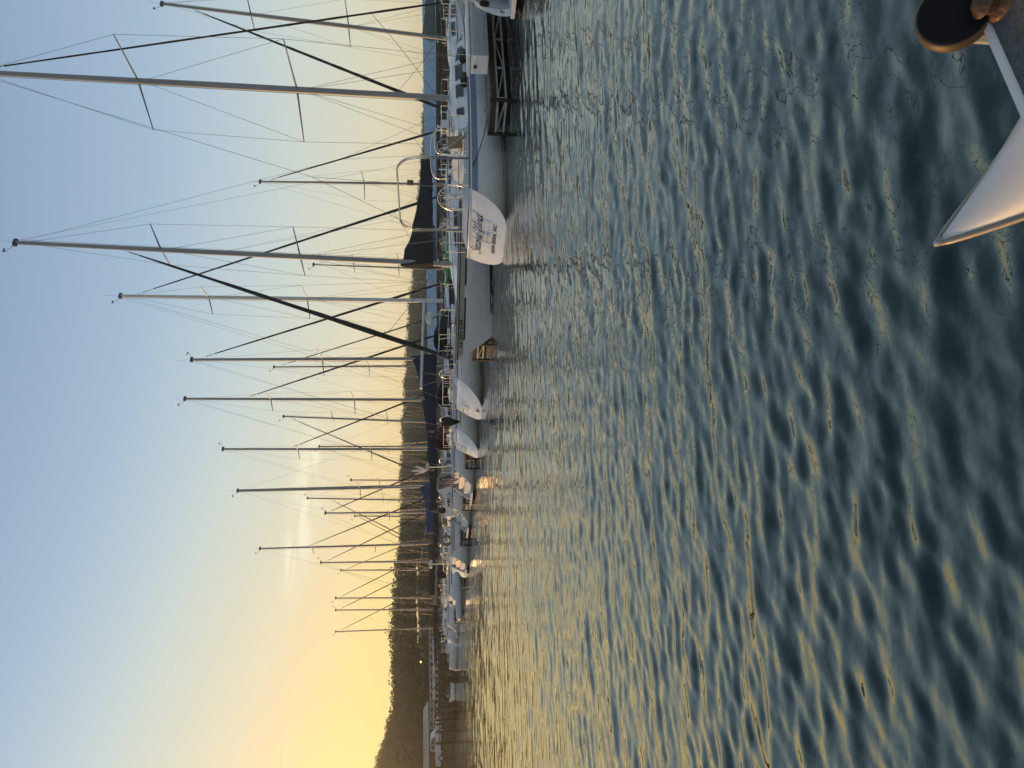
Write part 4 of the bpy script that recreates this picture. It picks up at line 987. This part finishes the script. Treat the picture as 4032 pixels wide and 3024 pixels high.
def tree(label, x, y, Y, wd, hh=8.0, pine=False, n=420):
    tpx = at(x, y, Y); zb = terr(y, Y); H = tpx.z - zb
    r = thing('tree', label, 'tree', (tpx.x, tpx.y, zb), 0, 'trees standing above the skyline')
    cz = H - hh * .42
    MB().tube([(0, 0, -.5), (.1, .05, H * .45), (-.05, 0, H * .92)], [.22, .16, .05], 7).build('trunk', BARK, r, True)
    lb = MB()
    for k in range(9):
        a = k * 2.4; z0 = cz - hh * .3 + k * hh * .075; lb.tube([(0, 0, z0), (math.cos(a) * wd * .35, math.sin(a) * wd * .35, z0 + .5), (math.cos(a) * wd * .6, math.sin(a) * wd * .6, z0 + 1.0)], [.07, .05, .02], 5)
    lb.build('limbs', BARK, r)
    quads_obj('crown', crown_quads((0, 0, cz), wd * .55, hh * .45, n, .34, pine), LEAF, r)
tree('tall ragged tree on the skyline right of the thick mast', 1575, 1885, 262, 5.5, 7)
tree('lone round tree on the skyline just left of the thick mast', 1578, 1985, 258, 5.0, 6)
tree('tree standing above the left shoulder of the hill', 1517, 2862, 205, 4.5, 6)
tree('narrow tree beside the hill shoulder nearer the picture edge', 1512, 2892, 203, 3.8, 6, True)
tree('tree leaning over the ridge at the picture edge', 1478, 3005, 198, 4.5, 6)
tree('small tree on the low skyline between two dark furled jibs', 1582, 1690, 290, 5, 6)
tree('bushy skyline tree left of the navy covered boat mast', 1592, 1500, 310, 6, 7)
tree('dark tree clump end on the low skyline by the blue roof', 1660, 480, 465, 9, 8)
# pale track cut into the hillside
b = MB()
for i, (y, Yd, p) in enumerate(road):
    b.v += [tuple(p + Vector((0, -.3, -.1))), tuple(p + Vector((0, -.1, .22))), tuple(p + Vector((0, 3.5, .26)))]
for i in range(len(road) - 1):
    for k in range(2): b.f.append((i * 3 + k, i * 3 + k + 1, i * 3 + k + 4, i * 3 + k + 3))
rd_ = b.build('hillside_road', mat('road_pale_gravel', (.30, .28, .23), .9, 0, .2, .5)); tag(rd_, 'pale road climbing across the wooded hill', kind='structure')
# ---------------- shore things
CON = mat('retaining_wall', (.075, .062, .045), .9, 0, .35, .6, .5, 4)
rw = thing('retaining_wall', 'low dark retaining wall along the bank below the pickup', 'wall', (0, 0, 0))
for k in range(14):
    y0_, y1_ = 2440 + k * 60, 2440 + (k + 1) * 60
    a, c = ray_xy(y0_, interp(DSH, y0_) - .25), ray_xy(y1_, interp(DSH, y1_) - .25)
    b = MB(); b.prism([(a.x, a.y, -.6), (c.x + .05, c.y, -.6), (c.x + .05, c.y, 1.12 + .05 * (k % 3)), (a.x, a.y, 1.12 + .05 * (k % 3))], (0, .5, 0)); b.build('panel', CON, rw)
    MB().box((a.x, a.y - .1, .5), (.28, .28, 1.75)).build('pile', WOOD, rw)
# pickup truck, side on, nose to the right
TY = 100.0; tr = thing('pickup_truck', 'white pickup truck parked side on at the top of the bank', 'pickup truck', (at(1745, 3002, TY).x, TY, 1.22), 0)
TRW = mat('truck_paint', (.5, .5, .52), .25, 0, .04); TL = 6.0
prof = [(0.0, .55), (0.0, 1.15), (1.95, 1.17), (2.02, 1.18), (2.15, 1.78), (2.35, 1.86), (3.5, 1.86), (3.75, 1.8), (4.35, 1.22), (5.6, 1.12), (5.95, 1.0), (6.0, .62), (5.7, .42), (.3, .42)]
b = MB(); b.prism([(x, -.95, z) for x, z in prof], (0, 1.9, 0)); b.build('body', TRW, tr)
for y_ in (-.96, .96):
    for pr in ([(2.25, 1.25), (2.38, 1.74), (2.95, 1.74), (2.95, 1.25)], [(3.02, 1.25), (3.02, 1.74), (3.58, 1.74), (4.1, 1.25)]): MB().prism([(x, y_, z) for x, z in pr], (0, .012 if y_ > 0 else -.012, 0)).build('side_window', GLASS, tr)
    for xw in (1.15, 4.95):
        w = thing('wheel', None, None); w.parent = tr; w.location = (xw, y_ * .93, .4)
        MB().lathe((0, -.13, 0), (0, 1, 0), [(.28, 0), (.4, .03), (.4, .23), (.28, .26)], 20).build('tyre', BLK, w, True, 40); MB().lathe((0, -.14, 0), (0, 1, 0), [(.25, 0), (.25, .28)], 14).build('rim', GALV, w)
        MB().lathe((xw, y_ * .955, .42), (0, 1, 0), [(.5, -.008), (.5, .008)], 20).build('wheel_arch', BLK, tr)
for y_ in (-.6, .6): MB().box((5.98, y_, .86), (.08, .36, .16)).build('headlight', WHITE, tr); MB().box((-.01, y_ * 1.4, .95), (.05, .14, .3)).build('tail_light', RED, tr)
MB().box((6.02, 0, .55), (.14, 1.8, .2)).build('bumper', GALV, tr); MB().box((-.06, 0, .55), (.12, 1.8, .2)).build('bumper', GALV, tr); MB().box((3.75, -1.06, 1.3), (.14, .16, .16)).build('mirror', BLK, tr)
# low building with a ribbed metal roof
BY = 108.0; bl = thing('shore_building', 'long low building with ribbed tan metal roof on the shore', 'building', (at(1690, 3130, BY).x, BY, 1.22), 0)
xR = at(1690, 2868, BY).x - bl.location.x; xH = at(1690, 2775, BY).x - bl.location.x; ze = at(1688, 2900, BY).z - 1.22; zr = at(1666, 2900, BY + 4).z - 1.22
TANR = mat('roof_tan_metal', (.42, .37, .30), .5, .2, .1, .4)
n = int(xR / .9)
for i in range(n):
    x0_ = i * xR / n; x1_ = (i + 1) * xR / n - .03; b = MB(); b.grid(lambda a, c: ((x0_, x1_)[a], 4.5 * c, ze + (zr - ze) * c), 2, 2); b.tube([(x0_, 0, ze + .02), (x0_, 4.5, zr + .02)], .05, 4); b.build('roof_sheet', TANR, bl)
b = MB(); b.poly([(xR, 0, ze), (xH, 1.5, ze + .12), (xR + .8, 4.5, zr), (xR, 4.5, zr)]); b.build('hip_end', TANR, bl)
MB().box((xR / 2, .05, ze - .12), (xR, .12, .22)).build('eave_board', WOOD, bl); MB().box((xR / 2, 4.3, ze / 2), (xR, .2, ze)).build('wall', mat('shed_brown_wall', (.06, .045, .03), .8), bl)
for i in range(7): MB().box((.2 + i * xR / 6.2, .2, ze / 2), (.16, .16, ze)).build('post', WOOD, bl)
for i in range(3): MB().box((3 + i * 6.0, 4.16, 1.4), (1.1, .08, 1.1)).build('window', GLASS, bl)
# gangway bridge
GY = 90.0; g0 = at(1712, 2492, GY); g1 = at(1713, 2850, GY + 6); gd = (g1 - g0); gl = gd.length; gz = g0.z - .35
gw = thing('gangway', 'steel lattice gangway bridging from the dock to the bank', 'gangway', (g0.x, g0.y, gz), math.atan2(gd.y, gd.x))
for yy in (-.75, .75):
    for zz in (.0, .55, 1.0): MB().box((gl / 2, yy, zz), (gl, .07, .08)).build('chord', GALV, gw)
    for i in range(13): MB().box((i * gl / 12, yy, .5), (.06, .06, 1.0)).build('upright', GALV, gw)
    for i in range(12): MB().tube([(i * gl / 12, yy, .02 if i % 2 else 1.0), ((i + 1) * gl / 12, yy, 1.0 if i % 2 else .02)], .03, 4).build('diagonal_brace', GALV, gw)
MB().box((gl / 2, 0, -.04), (gl, 1.4, .06)).build('deck', PLANK, gw)
for i in range(6): MB().box((i * gl / 5.2 + .2, 0, -gz / 2 - .2), (.22, .22, gz)).build('pile', WOOD, gw)
for k in range(5): MB().box((1.2 + k * 2.1, .78, .5), (1.5, .02, .32)).build('panel', GELG, gw)
# service dock with posts under the gangway
sd0 = at(1770, 2450, 84); sd = thing('service_dock', 'dark timber service dock with posts below the gangway', 'dock', (sd0.x, sd0.y, 0), math.radians(160))
for i in range(34): MB().box((.25 + i * .5, 0, .85), (.47, 3.0, .06)).build('plank', WOOD, sd)
for i in range(10):
    for yy in (-1.5, 1.5): MB().box((.3 + i * 1.85, yy, .9), (.2, .2, 2.8)).build('pile', WOOD, sd)
for yy in (-1.5, 1.5):
    for zz in (1.3, 1.85): MB().box((8.5, yy, zz), (17, .06, .10)).build('rail', WOOD, sd)
MB().box((6, 1.1, 1.45), (2.2, .7, 1.1)).build('storage_cabinet', DARKW, sd); MB().box((11.5, .9, 1.25), (1.4, .8, .75)).build('fuel_cabinet', mat('cabinet_brown', (.09, .06, .04), .7), sd)
# jet ski and runabout near the dock
jp = ground(1793, 2700); js = thing('jet_ski', 'small white jet ski floating beside the service dock', 'jet ski', (jp.x, jp.y, .05), math.radians(150))
hj = Hull(2.6, 1.0, .5, fs=.85, rs=0, ob=.35, p=.6, draft=.1, sb=.3); m_, s0 = hull_mesh(hj, 12, 6); m_.build('hull', GEL, js, True); MB().poly(s0[::-1]).build('transom', GEL, js)
MB().grid(lambda i, j: (.3 + 2.1 * i / 6, (j - 2) * .2, .5 + (.32 - abs(j - 2) * .14) * math.sin(math.pi * min(1, i / 6 + .15))), 7, 5).build('seat', BLK, js, True); MB().tube([(1.7, -.35, 1.0), (1.75, 0, .95), (1.7, .35, 1.0)], .02, 5).build('handlebar', BLK, js); MB().box((1.75, 0, .8), (.12, .2, .3)).build('steering_column', GELG, js)
rp = ground(1800, 2640); ru = thing('runabout', 'white runabout with low windscreen tied up before the service dock', 'powerboat', (rp.x, rp.y, 0), math.radians(28))
hr = Hull(5.2, 2.1, .8, fs=.9, rs=.3, ob=.9, p=.6, draft=.25); m_, s0 = hull_mesh(hr, 16, 7); m_.build('hull', GEL, ru, True); MB().poly(s0[::-1]).build('transom', GEL, ru)
b = MB(); b.grid(lambda i, j: (hr.X(i / 14, hr.sh(i / 14)), hr.hb(i / 14) * (j - 3) / 3 * .98, hr.sh(i / 14) + .02 - (.3 if i < 8 and abs(j - 3) < 2.5 else 0)), 15, 7); b.build('deck', DECK, ru); MB().prism([(2.9, -.85, .85), (3.3, -.5, .88), (3.3, .5, .88), (2.9, .85, .85)], (-.25, 0, .42)).build('windscreen', GLASS, ru); MB().box((1.3, 0, .85), (.6, 1.4, .35)).build('bench', TANC, ru); MB().box((-.15, 0, .7), (.35, .4, .7)).build('outboard', BLK, ru)
# lamp on the bank
lp = at(1657, 2605, 106); lm = thing('lamp_post', 'slim lamp post with one lit yellow lamp on the bank', 'lamp post', (lp.x, lp.y, 1.2), 0)
MB().tube([(0, 0, 0), (0, 0, lp.z - 1.2 + .1)], [.07, .05], 8).build('pole', DARKW, lm); MB().box((0, -.1, lp.z - 1.2 + .14), (.3, .5, .08)).build('hood', DARKW, lm); MB().lathe((0, -.15, lp.z - 1.2), (0, 0, 1), [(.05, -.1), (.13, 0), (.1, .08)], 12).build('bulb', mat('lamp_yellow', (1, .8, .2), .4, emit=((1, .78, .12), 6)), lm)
# ------------------------------------------------------------------ pontoon boat in the foreground
PZ = .56
e0, e1 = ground(3872, 118, PZ), ground(4025, 470, PZ)
ex = (e0 - e1); ex.normalize(); ey = Vector((-ex.y, ex.x, 0))          # ex: along the deck's front edge, ey: forward
pr = thing('pontoon_boat', 'front corner of a pontoon boat with grey carpet, white edge and silver pontoon nose', 'pontoon boat', (e1.x, e1.y, 0), math.atan2(ex.y, ex.x))
CARP = mat('deck_carpet_grey', (.22, .205, .20), .95, 0, .25, 60, 1.0, 220)
SILV = mat('pontoon_silver_paint', (.74, .73, .71), .32, .08, .05, 2)
TRIM = mat('deck_trim_white', (.72, .74, .76), .3, 0, .04)
def nz(b): return b
MB().box((.9, -1.538, PZ - .030), (2.8, 3.04, .05)).build('deck_carpet', CARP, pr)
b = MB(); b.grid(lambda i, j: ((-.55 + 2.9 * i / 12), [(.0, -.010), (.004, -.008), (.004, .0), (.0, .005), (-.018, .005), (-.021, .0), (-.021, -.02)][j][0], PZ + [(.0, -.010), (.004, -.008), (.004, .0), (.0, .005), (-.018, .005), (-.021, .0), (-.021, -.02)][j][1] - .004), 13, 7); b.build('edge_trim', TRIM, pr, True, 40)
# pontoon: tube with a pointed, slightly raised nose
inv = Matrix.Rotation(-math.atan2(ex.y, ex.x), 4, 'Z')
NZ = .40; R_ = .30
tipw = ground(3692, 956, NZ + .10); basew = ground(4032, 712, NZ + .02)
pd = (basew - tipw); pd.z = 0; pd.normalize()
tl = inv @ (tipw - Vector((e1.x, e1.y, 0))); dl = inv @ pd; sl_ = Vector((-dl.y, dl.x, 0))
if sl_.x < 0: sl_ = -sl_
half_w = (ground(4032, 475, NZ + .05) - ground(4032, 878, NZ + .05)).length * .5 * .84; blen = (basew - tipw).length
prof = []
for i in range(15):
    f = i / 14; d = blen * 1.75 * f; prof.append((max(.004, min(R_, half_w * (d / blen) ** .93)), d, .10 * (1 - f) ** 1.6))
prof.append((prof[-1][0], 3.0, 0))
b = MB(); nseg = 28
def PP(r, d, up, a): return tl + dl * d + sl_ * (r * math.cos(a)) + Vector((0, 0, NZ + up - .10 - tl.z + tl.z * 0 + .0)) + Vector((0, 0, -tl.z * 0 + r * .8 * math.sin(a) + .10 - NZ - .10)) if False else Vector(((tl + dl * d + sl_ * (r * math.cos(a))).x, (tl + dl * d + sl_ * (r * math.cos(a))).y, NZ + up + r * .72 * math.copysign(abs(math.sin(a)) ** 1.5, math.sin(a))))
for r, d, up in prof:
    for k in range(nseg): b.v.append(tuple(PP(r, d, up, 2 * math.pi * k / nseg)))
for i in range(len(prof) - 1):
    for k in range(nseg): b.f.append((i * nseg + k, (i + 1) * nseg + k, (i + 1) * nseg + (k + 1) % nseg, i * nseg + (k + 1) % nseg))
b.f.append(tuple(range(nseg)))
po = b.build('pontoon', SILV, pr, True)
for sg, aa in ((1, math.pi), (1, 0.0)):
    MB().tube([PP(r + .003, d, up, aa) for r, d, up in prof], [.004] + [.011] * (len(prof) - 1), 6).build('weld_seam', mat('seam_tan', (.45, .36, .26), .45, .2), po, True)
tip = tl
MB().lathe(PP(0, 0, .10, 0) - dl * .012, dl, [(.004, 0), (.011, .010), (.013, .03)], 10).build('nose_cap', GALV, po, True)
# second pontoon, under the deck
b = MB(); b.tube([(tip.x + 1.9, tip.y - .05, NZ), (tip.x + 1.9, tip.y - .75, NZ - .1), (tip.x + 1.9, tip.y - 3.5, NZ - .1)], [.02, R_, R_], 20); b.build('pontoon', SILV, pr, True)
for i in range(4): MB().box((.9, -.5 - i * .8, PZ - .09), (2.6, .08, .06)).build('cross_beam', GALV, pr)
# corner post with its black round bumper wheel
wc = at(3755, 52, 1.66); nv = (Vector((0, 0, CH)) - wc).normalized(); nv = (Matrix.Rotation(math.radians(30), 3, 'Z') @ nv); nv = (nv + Vector((0, 0, .12))).normalized()
bw = thing('bumper_wheel', 'black round bumper wheel with bronze rim at the pontoon deck corner', 'bumper wheel', wc, 0)
RIM = mat('rim_bronze', (.11, .07, .035), .5, .3, .15, 8)
MB().lathe((0, 0, 0), nv, [(.078, -.03), (.087, -.026), (.087, .0), (.082, .006)], 40).build('rim', RIM, bw, True, 40)
MB().lathe((0, 0, 0), nv, [(.081, .004), (.079, .010), (.04, .013), (.01, .014)], 40).build('face', mat('face_matt_black', (.004, .004, .004), .9, 0, .2), bw, True, 40)
MB().tube([-nv * .02, -nv * .10, -nv * .10 - Vector((0, 0, .16))], .03, 10).build('axle', GALV, bw)
cp_ = ground(3905, 45, PZ); cpl = inv @ (cp_ - Vector((e1.x, e1.y, 0)))
b = MB(); b.lathe((cpl.x, cpl.y - .02, PZ - .02), (0, 0, 1), [(.045, 0), (.04, .02), (.025, .03), (.025, .05), (.035, .06), (.02, .075), (.004, .08)], 16); b.build('corner_cleat', mat('cleat_aged_bronze', (.16, .09, .05), .5, .6, .4, 14, .5, 30), pr, True, 50)
# ------------------------------------------------------------------ haze volume added in place of a lens veil
hz = MB().box((0, 305, 10), (1300, 830, 26)).build('haze', None); tag(hz, 'warm haze added over the lake for the lens veil', kind='stuff')
hm_ = bpy.data.materials.new('lens_veil_haze'); hm_.use_nodes = True; N = hm_.node_tree.nodes; N.remove(N['Principled BSDF'])
v = N.new('ShaderNodeVolumePrincipled'); v.inputs['Color'].default_value = (1.0, .96, .86, 1); v.inputs['Density'].default_value = .0007; v.inputs['Anisotropy'].default_value = .82
hm_.node_tree.links.new(v.outputs[0], N['Material Output'].inputs['Volume']); hz.data.materials.append(hm_)
